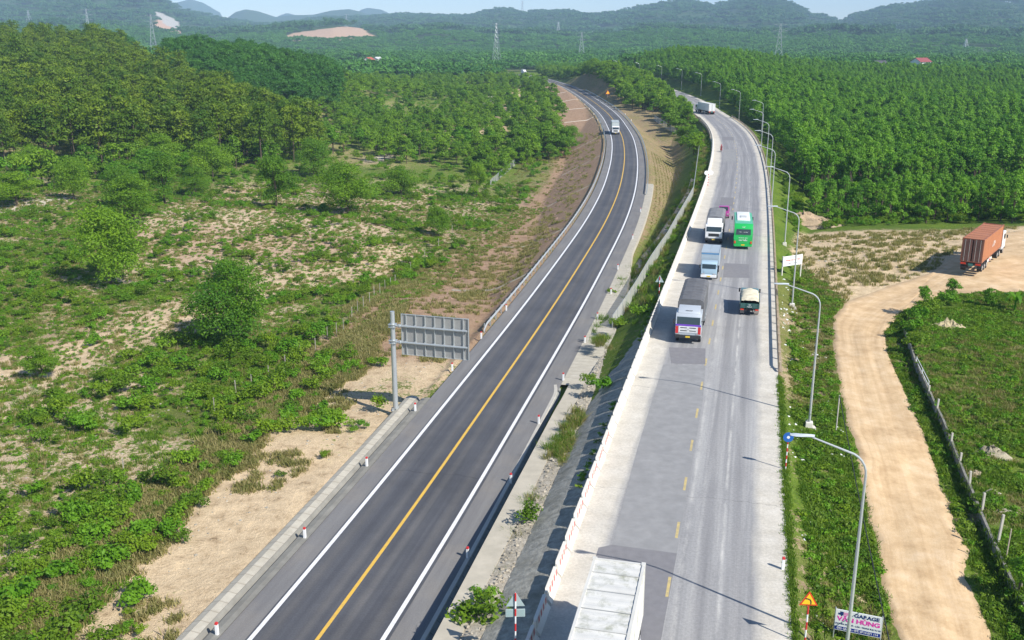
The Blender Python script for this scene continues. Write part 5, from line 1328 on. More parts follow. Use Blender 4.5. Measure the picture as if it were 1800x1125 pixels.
for i, q in enumerate(g_[:195]):
    br = random.random() < .16; kp = random.choice(K_BRI if br else K_MED)
    plant('young_tree', kp, (q[0], q[1], q[2] - .1), random.uniform(.75, 1.35), random.random() * 6.28, 'fresh light green young tree in the belt behind the open scrub' if br else 'young green tree in the belt between the open scrub and the far woods', 'tree', 'young trees of the scrub belt')
x, y = jgrid(-330, 60, 250, 900, 6.5); k = in_view(x, y); x, y = x[k], y[k]; z = gz(x, y)
dep_ = y * CT + (CAMZ - z) * ST; pv = 64.5 + (F / CT) * (CAMZ - z) / dep_; ph = 900 + x / dep_ * F
ok, d1, d2 = clear_roads(x, y, 14); k = ok & (d1 < 0) & belt_ok(ph, pv + 0) & (fbm(x, y, 26, 93) > .42)
pt = np.c_[x, y, z][k]; pt = pt[np.hypot(pt[:, 0], pt[:, 1]) > np.hypot(*g_[194][:2]) * .97]
scatter('scrub_forest', pt, rng.uniform(.7, 1.35, len(pt)), C_MED, 4, 'mass of young green trees reaching toward the far end of the dark highway', 'forest')

# ---- pine wood on the rise at the upper side of the scrub
x, y = jgrid(-360, 10, 235, 640, 6.7, .30); ph = az_px(x, y)
front = np.interp(ph, [-100, 0, 200, 380, 480, 560, 600], [238, 240, 245, 252, 262, 285, 330]); back = np.interp(ph, [-100, 200, 300, 420, 520, 600], [620, 560, 420, 370, 330, 300])
k = (ph > -60) & (ph < 560) & (y > front) & (y < back) & (fbm(x, y, 40, 95) > .30); x, y = x[k], y[k]
o_ = np.argsort(np.hypot(x, y)); x, y = x[o_], y[o_]; z = gz(x, y); NP = 260
for i in range(min(NP, len(x))):
    plant('pine_tree', K_PIN[i % 4], (x[i], y[i], z[i] - .2), random.uniform(.72, 1.15), random.random() * 6.28, 'olive-green pine with a bare lower trunk in the wood on the rise', 'tree', 'pines of the wood on the rise')
scatter('pine_forest', np.c_[x, y, z][NP:], rng.uniform(.8, 1.15, max(0, len(x) - NP)), C_PIN, 4, 'olive and brownish pine wood covering the rise beyond the scrub', 'forest')
# dark green woods behind it
x, y = jgrid(-330, -20, 380, 640, 5.2, .3); ph = az_px(x, y)
k = ((ph > 300) & (ph < 595) & (y > np.interp(ph, [300, 420, 595], [455, 400, 430])) & (y < 600)) | ((ph > 80) & (ph < 240) & (y > 560))
x, y = x[k], y[k]; scatter('dark_wood', np.c_[x, y, gz(x, y)], rng.uniform(.75, 1.05, len(x)), C_DRK, 3, 'dense dark green wood behind the pines', 'forest')

# ---- plantation on the far side of the old road
x, y = jgrid(-60, 600, -60, 1010, 3.2, .22, .2); k = in_view(x, y); x, y = x[k], y[k]; ph = az_px(x, y)
ok, d1, d2 = clear_roads(x, y, 7.5); fx_ = np.array([1300., 1345, 1380, 1420, 1500, 1600, 1700, 1800, 1900]); front = np.interp(ph, fx_, G(fx_, np.array([330., 352, 385, 396, 393, 396, 392, 396, 396]))[:, 1] + 2.0)
gl_ = np.interp(ph, [1360, 1480, 1800], [186, 194, 206]) + 5 * (fbm(x, y, 25, 301) - .5); gap = np.abs(y - gl_) < 6.5; gap |= (np.abs(y - gl_ * 1.36 - 8 * fbm(x, y, 40, 303)) < 4) & (ph > 1420)
k = ok & (d2 > 0) & (y > front) & ~gap & (d2 > np.interp(y, [160, 260], [11, 9])); x, y = x[k], y[k]
dd = np.hypot(x, y); blk = .78 + .38 * vnoise(x, y, 90, 97) + .10 * (fbm(x, y, 18, 305) - .5); blk = np.where(y < gl_[k], blk * .74, blk * 1.08); k2 = rng.random(len(x)) < np.interp(dd, [0, 350, 700, 1000], [1, 1, .62, .42])
x, y, blk = x[k2], y[k2], blk[k2]; o_ = np.argsort(np.hypot(x, y)); x, y, blk = x[o_], y[o_], blk[o_]; z = gz(x, y); NQ = 290
for i in range(NQ):
    sc = blk[i] * random.uniform(.85, 1.12)
    plant('plantation_tree', K_PLA[i % 4], (x[i], y[i], z[i] - .2), sc, random.random() * 6.28, 'slender green plantation tree along the near edge of the plantation behind the lorry lot', 'tree', 'plantation trees')
scatter('plantation_forest', np.c_[x, y, z][NQ:], (blk * rng.uniform(.85, 1.15, len(blk)))[NQ:], C_PLA, 4, 'dense bright green plantation rolling away beyond the worn grey road', 'forest')

# ---- trees between the two roads in the distance
x, y = jgrid(20, 110, 225, 860, 4.0, .35); ok, d1, d2 = clear_roads(x, y, 3.2); k = ok & (d1 > 0) & (d2 < 0) & (((d1 > L_OUT + 13) & (y > 265)) | ((d2 > R_IN - 6.5) & (y > 340)) | (y > 430)) & (d1 > L_OUT + 6) & (fbm(x, y, 12, 99) > .34)
x, y = x[k], y[k]; o_ = np.argsort(y); x, y = x[o_], y[o_]; z = gz(x, y); ny_ = min(62, len(x))
for i in range(ny_):
    plant('young_tree', K_MED[i % 4], (x[i], y[i], z[i] - .1), random.uniform(.7, 1.25) * (1.2 if y[i] > 330 else .8), random.random() * 6.28, 'bushy green tree in the strip between the two diverging roads', 'tree', 'trees between the two roads')
scatter('median_forest', np.c_[x, y, z][ny_:], rng.uniform(.9, 1.4, max(0, len(x) - ny_)), C_MED, 4, 'mass of green trees filling the far strip between the roads', 'forest')
# embankment foot trees beyond the rocky slope, both sides of the far bend
x, y = jgrid(-20, 45, 300, 780, 4.2, .35); ok, d1, d2 = clear_roads(x, y, 3); k = ok & (d1 < L_IN - 13) & (d1 > L_IN - 30) & (fbm(x, y, 14, 101) > .36); x, y = x[k], y[k]; z = gz(x, y)
for i in range(min(38, len(x))): plant('young_tree', K_MED[i % 4], (x[i], y[i], z[i] - .1), random.uniform(.9, 1.5), random.random() * 6.28, 'leafy tree at the foot of the reddish embankment with white drain strips', 'tree', 'trees at the embankment foot')
# ---- plain and hills
def polar_pts(r0, r1, sp, p0=-60, p1=1860):
    out = []; r = r0
    while r < r1:
        a0, a1 = math.atan((p0 - 900) / F / CT), math.atan((p1 - 900) / F / CT); n = int(r * (a1 - a0) / sp); a = a0 + (a1 - a0) * rng.random(n); q = r + rng.uniform(-.5, .5, n) * sp
        out.append(np.c_[np.sin(a) * q, np.cos(a) * q]); r += sp
    p = np.concatenate(out); return p[:, 0], p[:, 1]
x, y = polar_pts(760, 2300, 13.5); ok, d1, d2 = clear_roads(x, y, 16); k = ok & (fbm(x, y, 160, 103) > .34); 
k &= ~((np.hypot(x, y) < 960) & (az_px(x, y) > 880) & (az_px(x, y) < 1060)); k &= ~gattr(HOLE, x, y)
x, y = x[k], y[k]; scatter('plain_forest', np.c_[x, y, gz(x, y)], rng.uniform(.7, 1.35, len(x)) * (.75 + .5 * vnoise(x, y, 140, 105)), C_FAR, 4, 'patchwork of distant green plantations on the plain below the hills', 'forest')
x, y = polar_pts(2300, 5400, 46); k = ~gattr(HOLE, x, y); x, y = x[k], y[k]
scatter('hill_forest', np.c_[x, y, gz(x, y) - 2], rng.uniform(.6, 1.35, len(x)) * (.7 + .5 * vnoise(x, y, 300, 107)), C_HILL, 4, 'hazy wooded cover of the far hills', 'forest')

# ---- scrub, weeds and grass
N_ = 60000; px_ = rng.uniform(-30, 1010, N_); py_ = 285 + 900 * rng.random(N_) ** 1.0
q = P(600, 500, -4); X_ = []; dep_ = (F / CT) * 32 / (py_ - 64.5); X = (px_ - 900) / F * dep_; Y = (dep_ - ST * 32) / CT
area_w = rng.random(N_) < np.clip((dep_ / 190) ** 2.2, 0, 1) * 1.2; X, Y = X[area_w], Y[area_w]
ok, d1, d2 = clear_roads(X, Y, 3.5); v_ = gattr(veg, X, Y); nz = .55 * fbm(X, Y, 7, 111) + .45 * fbm(X, Y, 2.4, 113)
k = ok & (d1 < 0) & (nz + (v_ - .5) * .55 > np.where(Y > 100, .475, .49)) & (v_ > .27) & ~(gattr(zS1, X, Y) & (nz < .60)) & ~(gattr(zS2, X, Y) & (nz < .56)) & ~((d1 > L_IN - 16) & (Y > 95)); X, Y = X[k], Y[k]
bp = thin(np.c_[X, Y, gz(X, Y)], lambda d: .95); bp = bp[np.argsort(np.hypot(bp[:, 0], bp[:, 1]))]; NB = 150
bs = .50 + .95 * rng.random(len(bp)) ** 1.9
big_i = np.argsort(-(bs / np.hypot(bp[:, 0], bp[:, 1])))[:NB]; mkb = np.zeros(len(bp), bool); mkb[big_i] = True
for i in big_i:
    single('bush', K_BUSH[random.randrange(7)], bp[i], bs[i] * 1.15, random.random() * 6.28, 'low leafy bush in the near scrub beside the dark highway', 'bush', 'bushes of the near scrub')
scatter('scrub_undergrowth', bp[~mkb], bs[~mkb], C_BUSH, 7, 'low undergrowth covering the sandy land beside the dark highway', 'undergrowth')
def cover(name, coll, nk, n, poly, zp, thr, scale, lab, cat, seed, side=None, vmin=.0, nzs=3.0, excl=1.0, dryness=None):
    P_ = W(poly, zp); xs = [p_[0] for p_ in P_]; ys = [p_[1] for p_ in P_]
    X = rng.uniform(min(xs), max(xs), n * 3); Y = rng.uniform(min(ys), max(ys), n * 3); k = pip(X, Y, P_); X, Y = X[k], Y[k]
    ok, d1, d2 = clear_roads(X, Y, excl); nz = .5 * fbm(X, Y, nzs, seed) + .5 * fbm(X, Y, nzs / 3, seed + 1); k = ok & (nz > thr) & (gattr(veg, X, Y) > vmin)
    if side is not None: k &= side(X, Y, d1, d2)
    X, Y = X[k][:n], Y[k][:n]
    return scatter(name, np.c_[X, Y, gz(X, Y)], scale * rng.uniform(.6, 1.4, len(X)), coll, nk, lab, cat, seed)
inroad = lambda X, Y, d1, d2: ~pip(X, Y, DIRT)
dl_ = [(1590,1180),(1575,1125),(1540,960),(1500,800),(1475,700),(1462,610),(1464,555),(1490,525),(1560,502),(1640,484),(1700,440),(1760,418),(1860,400)]
dr_ = [(1790,1180),(1757,1125),(1703,960),(1645,800),(1598,700),(1562,625),(1556,582),(1588,545),(1655,524),(1740,526),(1800,528),(1900,530),(2000,532)]
DL = [P(a, b, -1.2) for a, b in dl_]; DR = [P(a, b, -1.2) for a, b in dr_]
DIRT = [tuple(q)[:2] for q in DL] + [tuple(q)[:2] for q in DR[::-1]]
cover('verge_grass', C_TUFT, 3, 24000, [(1380,1200),(1800,1200),(2150,1200),(1950,520),(1390,470)], -1.2, .42, .72, 'green grass of the verge and field beside the sandy track', 'grass', 121, lambda X, Y, a, b: inroad(X, Y, a, b) & (rng.random(len(X)) > gattr(dry, X, Y) * 1.5), .45)
cover('verge_bushes', C_BUSH, 7, 1500, [(1330,262),(1372,400),(1400,420),(1420,398),(1820,392),(1900,392),(1900,372),(1420,372),(1380,300),(1345,240)], -2.5, .42, .95, 'leafy green bushes along the foot of the plantation and the far verge', 'undergrowth', 127, lambda X, Y, a, b: inroad(X, Y, a, b) & (b > R_OUT + 2.5), .2)
cover('band_grass', C_DTUFT, 3, 7000, [(-300,1300),(80,1160),(330,905),(520,720),(640,640),(720,530),(650,560),(540,630),(400,740),(230,900),(60,1010),(-300,1150)], -3.5, .42, 1.15, 'band of brownish tall grass between the scrub and the sandy edge', 'grass', 129, None, .2)
cover('far_undergrowth', C_BUSH, 7, 2600, [(380,345),(700,350),(960,330),(960,150),(900,125),(520,140),(430,200)], -7, .40, 1.5, 'bushy undergrowth between the young trees of the scrub belt', 'undergrowth', 126, lambda X, Y, a, b: (a < L_IN - 16) & (gattr(veg, X, Y) > .3), .2)
cover('verge_weeds', C_WEED, 3, 9000, [(1380,1200),(2150,1200),(1950,520),(1390,470)], -1.2, .47, 1.0, 'leafy green weeds of the verge and field', 'weeds', 125, lambda X, Y, a, b: inroad(X, Y, a, b) & ~(gattr(pad, X, Y) & (rng.random(len(X)) < .85)), .42)
cover('verge_straw', C_DTUFT, 3, 9000, [(1380,1200),(1800,1200),(2150,1200),(1950,520),(1390,470)], -1.2, .45, .6, 'dry grass patches of the verge and field', 'grass', 123, lambda X, Y, a, b: inroad(X, Y, a, b) & (gattr(dry, X, Y) > .28) & ~gattr(pad, X, Y), .3)
cover('straw_grass', C_DTUFT, 3, 1100, [(1395,520),(1900,520),(1900,395),(1400,395)], -.6, .46, 1.0, 'dry straw-coloured grass on the lot', 'grass', 131, inroad)
cover('sand_edge_grass', C_DTUFT, 3, 16000, [(-100,1200),(330,1200),(700,735),(900,540),(980,350),(700,440),(400,740),(60,1010)], -3.4, .50, .9, 'dry and olive grass between the scrub and the highway', 'grass', 135, lambda X, Y, a, b: (a < L_IN - 2.4) & ~((a > L_IN - 17) & (Y > 95) & (rng.random(len(X)) < .8)) & ~(gattr(zS1, X, Y) & (fbm(X, Y, 6, 171) < .50)))
cover('scrub_grass', C_TUFT, 3, 9000, [(-200,1200),(100,1160),(520,720),(700,560),(700,400),(0,420),(-200,800)], -3.6, .50, .8, 'green grass among the low scrub', 'grass', 139, lambda X, Y, a, b: a < L_IN - 4, .35)
cover('scrub_weeds', C_WEED, 3, 17000, [(-200,1150),(100,1160),(520,740),(760,500),(960,330),(700,300),(0,330),(-300,700)], -4.2, .46, .85, 'small weeds dotted over the sandy scrub land', 'weeds', 141, lambda X, Y, a, b: a < L_IN - 3, .2, nzs=1.8)
cover('scrub_straw', C_DTUFT, 3, 9000, [(-200,1150),(100,1160),(520,740),(760,500),(960,330),(700,300),(0,330),(-300,700)], -4.2, .46, .8, 'dry tufts dotted over the sandy scrub land', 'grass', 145, lambda X, Y, a, b: a < L_IN - 3, .2, nzs=2.4)
ii_ = rng.uniform(idxY(LC, 122), idxY(LC, 285), 15000); jj_ = ii_.astype(int); fr_ = (ii_ - jj_)[:, None]; oo_ = L_OUT + 2.2 + .8 * rng.integers(0, 20, 15000)
cc_ = LC[jj_] * (1 - fr_) + LC[jj_ + 1] * fr_ + LN[jj_] * (oo_ + rng.normal(0, .13, 15000))[:, None]; okr, da_, db_ = clear_roads(cc_[:, 0], cc_[:, 1], 1.0); kk_ = (db_ < R_IN - 7.5) & (da_ < 17) & (rng.random(len(da_)) < .55)
cc_ = cc_[kk_]; scatter('slope_grass', np.c_[cc_, gz(cc_[:, 0], cc_[:, 1])], rng.uniform(.18, .40, len(cc_)), C_DTUFT, 3, 'rows of dry grass planted down the slope of the dark highway', 'grass', 149)
cover('bank_grass', C_REED, 2, 2600, [(1000,600),(1180,620),(1270,300),(1240,230),(1210,330),(1080,520)], -4, .44, .8, 'tall grass on the bank below the worn grey road', 'grass', 143, lambda X, Y, a, b: (b < R_IN - 1.0) & (b > R_IN - 9) & (Y > 92), .2, excl=.6)
cover('bank_weeds', C_WEED, 3, 2600, [(1000,600),(1180,620),(1270,300),(1240,190),(1210,330),(1080,520)], -4, .46, 1.6, 'leafy weeds on the bank below the worn grey road', 'weeds', 147, lambda X, Y, a, b: (b < R_IN - .8) & (b > R_IN - 9) & (Y > 90), .2, excl=.6)
cover('embankment_grass', C_DTUFT, 3, 2400, [(600,650),(960,500),(1060,250),(960,200),(860,350)], -6, .50, 1.0, 'thin brownish grass on the rocky embankment', 'grass', 151, lambda X, Y, a, b: (a < L_IN - 1) & (Y > 95), .0)

# ---- sandy track as its own sheet
n = 260; A = resample(DL, n); B = resample(DR, n)
nu = 16; V = []; rgx = np.random.default_rng(5)
wa = (fbm(A[:, 0], A[:, 1], 2.5, 161) - .5) * 1.3; wb_ = (fbm(B[:, 0], B[:, 1], 2.5, 163) - .5) * 1.5
for j in range(nu + 1):
    t = j / nu; Q = A * (1 - t) + B * t; dirv = (B - A); dirv /= np.linalg.norm(dirv, axis=1)[:, None]
    Q = Q - dirv * (wa * (1 - t) ** 3)[:, None] + dirv * (wb_ * t ** 3)[:, None]
    z = gz(Q[:, 0], Q[:, 1]) + (.085 if 0 < j < nu else -.06) - .045 * math.exp(-((t - .33) / .07) ** 2) - .045 * math.exp(-((t - .66) / .07) ** 2); V.append(np.c_[Q[:, :2], z])
V = np.stack(V, 1).reshape(-1, 3); I = np.arange(n * (nu + 1)).reshape(n, nu + 1); q4 = np.c_[I[:-1, :-1].ravel(), I[:-1, 1:].ravel(), I[1:, 1:].ravel(), I[1:, :-1].ravel()]
UV = np.stack([np.c_[np.full(n, j / nu), np.arange(n) * .5] for j in range(nu + 1)], 1).reshape(-1, 2)
m, nt, b = nodes_mat('sandy_track'); p_ = geo_pos(nt); uv, u, v = uvn(nt)
c = ramp(nt, noise(nt, .6, 7, p_, .7), [(.28, (.44,.29,.15)), (.5, (.60,.425,.24)), (.72, (.70,.53,.34))])
st = noise(nt, 1.0, 5, scalev(nt, uv, (14, .06, 1)), .6); c = mixc(nt, 1.0, c, ramp(nt, st, [(.3, (.84,.81,.78)), (.55, (1,)*3), (.75, (1.06,)*3)]), 'MULTIPLY')
ed_ = mth(nt, 'ADD', mth(nt, 'ABSOLUTE', mth(nt, 'SUBTRACT', u, .5)), mth(nt, 'MULTIPLY', mth(nt, 'SUBTRACT', noise(nt, .5, 5, p_), .5), .16))
c = mixc(nt, ramp(nt, ed_, [(.40, (0,)*3), (.50, (.6,)*3)]), c, (.33, .25, .16))
nt.links.new(c, b.inputs['Base Color']); b.inputs['Roughness'].default_value = .95; bump(nt, b, noise(nt, 5, 5, p_, .7), .5, .06)
props(link('dirt_road', npmesh('dirt_road', V, q4, True, UV), m), kind='structure')

# ------------------------------------------------------------------ fences, ditch, low wall
def mesh_panel_mat(name, col, a):
    m, nt, b = nodes_mat(name); v = obj_pos(nt); b.inputs['Base Color'].default_value = (*col, 1); b.inputs['Roughness'].default_value = .6
    b.inputs['Alpha'].default_value = a; return m
m_link = mesh_panel_mat('chain_link', (.55, .56, .54), .42); m_link2 = mesh_panel_mat('chain_link_dense', (.62, .63, .60), .62)
def fence(name, pix, h, pitch, label, panel, post=m_conc, pw=.10, zoff=-.05, top=True):
    q = G([p[0] for p in pix], [p[1] for p in pix]); q = resample([Vector(v) for v in q], max(2, int(np.sum(np.linalg.norm(np.diff(q, axis=0), axis=1)) / pitch) + 1)); q[:, 2] = gz(q[:, 0], q[:, 1])
    e = empty(name, q[0], 0, label, 'fence'); q = q - q[0]
    for i, p in enumerate(q[:99]):
        mb = MB(); mb.box((p[0], p[1], p[2] + h / 2 + zoff), (pw, pw, h + .1)); mb.build('post', post, e)
    if panel:
        for a, b in zip(q[:-1], q[1:]):
            mb = MB(); mb.quad((a[0], a[1], a[2] + .05), (b[0], b[1], b[2] + .05), (b[0], b[1], b[2] + h - .05), (a[0], a[1], a[2] + h - .05)); mb.build('mesh_panel', panel, e)
            if top: mb = MB(); mb.tube([(a[0], a[1], a[2] + h), (b[0], b[1], b[2] + h)], .025, 5); mb.build('rail', m_metal, e)
    return e
fence('mesh_fence', [(1076,583),(1096,553),(1118,518),(1145,470),(1172,430),(1187,402),(1205,370),(1218,346),(1224,300),(1229,262)], 1.9, 2.6, 'pale mesh fence climbing beside the stepped ditch on the bank between the roads', m_link2, m_metal, .06)
fence('mesh_fence', [(1150,212),(1170,226),(1195,240),(1226,260)], 2.2, 3.2, 'distant grey mesh fence above the bare slope between the roads', m_link, m_metal, .08)
fence('mesh_fence', [(862,330),(880,312),(905,292)], 2.0, 3.5, 'grey mesh fence among the scrub trees at the far end of the post row', m_link, m_metal, .08)
for i, (a_, b_) in enumerate([(219,838),(377.5,727),(415,695),(443,684),(473,668),(502,649),(528,631),(555,618),(576,597),(592,590),(604,582),(619,561),(629,550),(639,541),(650,534),(658,523),(668,517),(677,511),(687,507),(695,501),(722,478),(747,455),(771,434),(795,410),(815,388),(835,364),(850,345)]):
    q = G1(a_, b_); mb = MB(); mb.box((0, 0, .7), (.075, .075, 1.6), bev=.01, rx=random.uniform(-.05, .05)); o = mb.build('fence_post', m_gut); o.location = q; props(o, 'thin grey concrete fence post in the row through the scrub', 'fence post', 'fence posts through the scrub')
# stepped ditch
q = G([1050,1078,1103,1135,1160,1176,1196,1214,1221], [578,532,497,455,425,400,370,340,315]); q = resample([Vector(v) for v in q], 90); q[:, 2] = gz(q[:, 0], q[:, 1])
t_ = np.gradient(q[:, :2], axis=0); t_ /= np.linalg.norm(t_, axis=1)[:, None]; n_ = np.c_[t_[:, 1], -t_[:, 0], np.zeros(len(q))]
e = empty('stepped_ditch', q[0], 0, 'pale concrete ditch with cross steps beside the mesh fence between the roads', 'ditch'); qq = q - q[0]
ln = lambda o_, z_: [Vector(v) for v in (qq + n_ * o_ + np.array([0, 0, z_]))]
loft('ditch_bed', [ln(-.75, .03), ln(-.6, .14), ln(-.45, .05), ln(.45, .05), ln(.6, .16), ln(1.1, .18), ln(1.2, -.1)], m_gut, 90, parent=e)
for k in range(2, 88, 4):
    mb = MB(); a = qq[k] + n_[k] * -.5; b = qq[k] + n_[k] * .55; an = math.atan2(b[1] - a[1], b[0] - a[0]); mb.box(((a[0] + b[0]) / 2, (a[1] + b[1]) / 2, qq[k][2] + .12), (1.05, .12, .22), rz=an); mb.build('step', m_concd, e)
loft('ditch_kerb', [ln(-.80, .02), ln(-.78, .22), ln(-.66, .22), ln(-.64, .02)], m_concd, 90, parent=e)
# white drain strips down the rocky embankment
for i, (a_, b_) in enumerate(((999,165),(1013,175),(1029,187),(1044,203),(1050,236),(1059,270),(1043,321),(998,398),(912,479))):
    q0 = P(a_, b_, ZL); i_ = idxY(LC, q0.y); nn = -LN[i_]; tt_ = LT[i_]; s_ = []; L_ = 15 if i < 4 else 11
    for k in range(14):
        d = k / 13 * L_; c = LC[i_] + nn * (-L_IN + .9 + d) - tt_ * d * .10; s_.append((c[0], c[1], float(gz(c[0], c[1])) + .10))
    e = []; wv = .22
    A_ = [Vector((x - tt_[0] * wv, y - tt_[1] * wv, z)) for x, y, z in s_]; B_ = [Vector((x + tt_[0] * wv, y + tt_[1] * wv, z)) for x, y, z in s_]
    o = loft('slope_drain', [[a - Vector((0, 0, .2)) for a in A_], A_, B_, [b - Vector((0, 0, .2)) for b in B_]], m_concw if i < 4 else m_gut, 14)
    props(o, 'pale concrete drain strip running down the reddish embankment of the dark highway', 'slope drain', 'drain strips on the embankment')
# low wall and posts round the green field
wp = G([1588,1604,1625,1650,1671,1696,1731,1761,1792,1840], [588,640,690,745,790,850,930,1000,1060,1150]); wp = resample([Vector(v) for v in wp], 60)
e = empty('field_wall', wp[0], 0, 'low mossy concrete wall between the sandy track and the green field', 'wall'); q = wp - wp[0]
hh = gz(wp[:, 0] + .6, wp[:, 1]) - wp[0][2] + .10
loft('wall', [[Vector((a[0], a[1], h_ - 1.5)) for a, h_ in zip(q, hh)], [Vector((a[0], a[1], h_)) for a, h_ in zip(q, hh)], [Vector((a[0] + .16, a[1], h_)) for a, h_ in zip(q, hh)], [Vector((a[0] + .16, a[1], h_ - 1.5)) for a, h_ in zip(q, hh)]], m_concd, 90, parent=e)
m_wood = M('bleached_wood', (.40, .34, .26), .9, 0, .2, 4)
for (a_, b_, c_, lab) in ((1671,784,1.05,'grey concrete post nearest the end of the mesh gate'),(1686,822,1.15,'grey concrete post on the low field wall, second of the row'),(1703,858,1.25,'grey concrete post on the low field wall, third of the row'),(1726,899,1.3,'grey concrete post on the low field wall beside small sand heaps'),(1755,955,1.9,'tallest grey concrete post on the low field wall'),(1769,981,1.9,'thin dark wooden stake behind the low field wall'),(1631,702,1.25,'stout concrete gate post at the bend of the field wall'),(1646,728,1.3,'concrete post beside the stout gate post')):
    q = G1(a_, b_); mb = MB(); mb.box((0, 0, c_ / 2 - .1), (.13 if 'stake' not in lab else .06, .13 if 'stake' not in lab else .06, c_ + .2), bev=.01, ry=random.uniform(-.05, .05)); o = mb.build('fence_post', m_conc if 'stake' not in lab else m_wood); o.location = q; props(o, lab, 'fence post')
for k in range(3):
    q = G1(1795 + k * 5, 1035 + k * 8); mb = MB(); mb.tube([(0, 0, -.1), (.1 * k, 0, 1.4), (.25, .1, 2.6)], .04, 6); o = mb.build('bamboo_pole', m_wood); o.location = q; props(o, 'leaning pale bamboo pole behind the end of the low field wall', 'pole', 'bamboo poles')
a_, b_ = G1(1609, 650), G1(1630, 694); e = empty('field_gate', a_, 0, 'white tubular gate rails along the bend of the field wall', 'gate'); d = b_ - a_
for hz_ in (.5, .85, 1.2):
    mb = MB(); mb.tube([(0, 0, hz_), (d.x, d.y, d.z + hz_)], .03, 6); mb.build('rail', m_white, e)
for t in (0, .5, 1):
    mb = MB(); mb.tube([d * t, d * t + Vector((0, 0, 1.25))], .035, 6); mb.build('upright', m_white, e)
# heaps, rubble, litter
def heap(px_, py_, r, h, col, lab, seed):
    q = G1(px_, py_); rg = np.random.default_rng(seed); n, m_ = 20, 8; V = [(0, 0, h)]; 
    for j in range(1, m_ + 1):
        for i in range(n):
            a = i / n * 6.283; t = j / m_; rr_ = r * t * (1 + .22 * math.sin(a * 2 + seed) + .10 * math.sin(a * 5)); V.append((rr_ * math.cos(a), rr_ * .6 * math.sin(a), h * (1 - t) ** .8 * (1 + .25 * rg.normal()) - .08 * t))
    mb = MB(); vs = [mb.b.verts.new(v) for v in V]
    for i in range(n): mb.b.faces.new((vs[0], vs[1 + i], vs[1 + (i + 1) % n]))
    for j in range(m_ - 1):
        for i in range(n): a = 1 + j * n; mb.b.faces.new((vs[a + i], vs[a + n + i], vs[a + n + (i + 1) % n], vs[a + (i + 1) % n]))
    o = mb.build('sand_heap', bank_mat('heap_soil', tuple(c * .8 for c in col), col, 2) if lab else None, None, False); o.location = q; props(o, lab, 'heap')
for k, a in enumerate([(1668,576,1.9,.7,(.60,.50,.30),'yellow sand heap in the green field near the hedge'),(1742,798,1.5,.6,(.46,.40,.28),'broad brown spoil heap in the green field beside the wall posts'),(1716,834,.8,.3,(.55,.45,.30),'small sand heap behind the third wall post'),(1740,868,.8,.3,(.50,.45,.36),'small pale heap behind the fourth wall post'),(1764,900,.8,.25,(.60,.52,.42),'small whitish heap beside the tallest wall post'),(1480,1002,.8,.25,(.52,.42,.25),'small sandy heap in the verge near the garage board'),(1492,1050,.9,.2,(.52,.42,.25),'low sandy heap behind the garage board'),(1423,750,.55,.3,(.66,.62,.58),'rubble heap round a street lamp footing'),(1393,541,.6,.3,(.66,.62,.56),'rubble heap at the lamp near the white board'),(1410,390,5.5,1.6,(.52,.38,.24),'earth mound at the edge of the straw-coloured lot'),(1440,400,4.5,1.2,(.50,.38,.25),'flat earth mound beside the bigger mound on the lot edge')]): heap(*a, k + 3)
rg = np.random.default_rng(77)
def rocks(name, cent, sizes, mat, lab, cat):
    V = []; Q = []
    for c, s_ in zip(cent, sizes):
        b = len(V); o = np.array([[-1,-1,-.3],[1,-1,-.3],[1,1,-.3],[-1,1,-.3],[-.6,-.6,.8],[.7,-.5,.7],[.6,.6,.9],[-.6,.5,.7]]) * s_ * (.6 + .7 * rg.random((8, 3))); a = rg.random() * 6.28; ca, sa = math.cos(a), math.sin(a)
        o = np.c_[o[:, 0] * ca - o[:, 1] * sa, o[:, 0] * sa + o[:, 1] * ca, o[:, 2] * .6]; V += list(o + c); Q += [(b+3,b+2,b+1,b),(b+4,b+5,b+6,b+7),(b,b+1,b+5,b+4),(b+1,b+2,b+6,b+5),(b+2,b+3,b+7,b+6),(b+3,b,b+4,b+7)]
    return props(link(name, npmesh(name, np.array(V), np.array(Q)), mat), lab, cat, kind='stuff')
def rpts(n, poly, zp, thr, sc, seed, f=None):
    P_ = W(poly, zp); xs = [p[0] for p in P_]; ys = [p[1] for p in P_]; X = rg.uniform(min(xs), max(xs), n * 8); Y = rg.uniform(min(ys), max(ys), n * 8)
    ok, d1, d2 = clear_roads(X, Y, .5); k = pip(X, Y, P_) & ok & (fbm(X, Y, sc, seed) > thr)
    if f is not None: k &= f(X, Y, d1, d2)
    X, Y = X[k][:n], Y[k][:n]; return np.c_[X, Y, gz(X, Y)]
p_ = rpts(260, [(1375,1180),(1545,1180),(1460,620),(1375,480),(1350,480)], -1.2, .5, 3, 201); rocks('litter', p_, .05 + .09 * rg.random(len(p_)) ** 2, m_white, 'scattered white litter on the green verge', 'litter')
p_ = rpts(220, [(1400,520),(1700,500),(1900,400),(1410,398)], -.6, .45, 4, 203); rocks('lot_rubble', p_, .07 + .16 * rg.random(len(p_)) ** 2, m_gut, 'stones and rubble on the straw-coloured lot', 'rubble')
p_ = rpts(1500, [(640,640),(960,500),(1060,250),(960,200),(700,480)], -6, .45, 6, 205, lambda X, Y, a, b: (a < L_IN - 1) & (a > L_IN - 18)); rocks('embankment_rubble', p_, .06 + .20 * rg.random(len(p_)) ** 3, bank_mat('red_rock', (.36, .23, .17), (.50, .36, .28)), 'broken reddish rock on the embankment', 'rubble')
p_ = rpts(900, [(60,1200),(700,735),(840,600),(560,640),(0,620),(-100,900)], -3.5, .5, 5, 207, lambda X, Y, a, b: a < L_IN - 3); rocks('sand_stones', p_, .03 + .09 * rg.random(len(p_)) ** 3, m_gut, 'small pale stones on the sandy ground', 'stones')
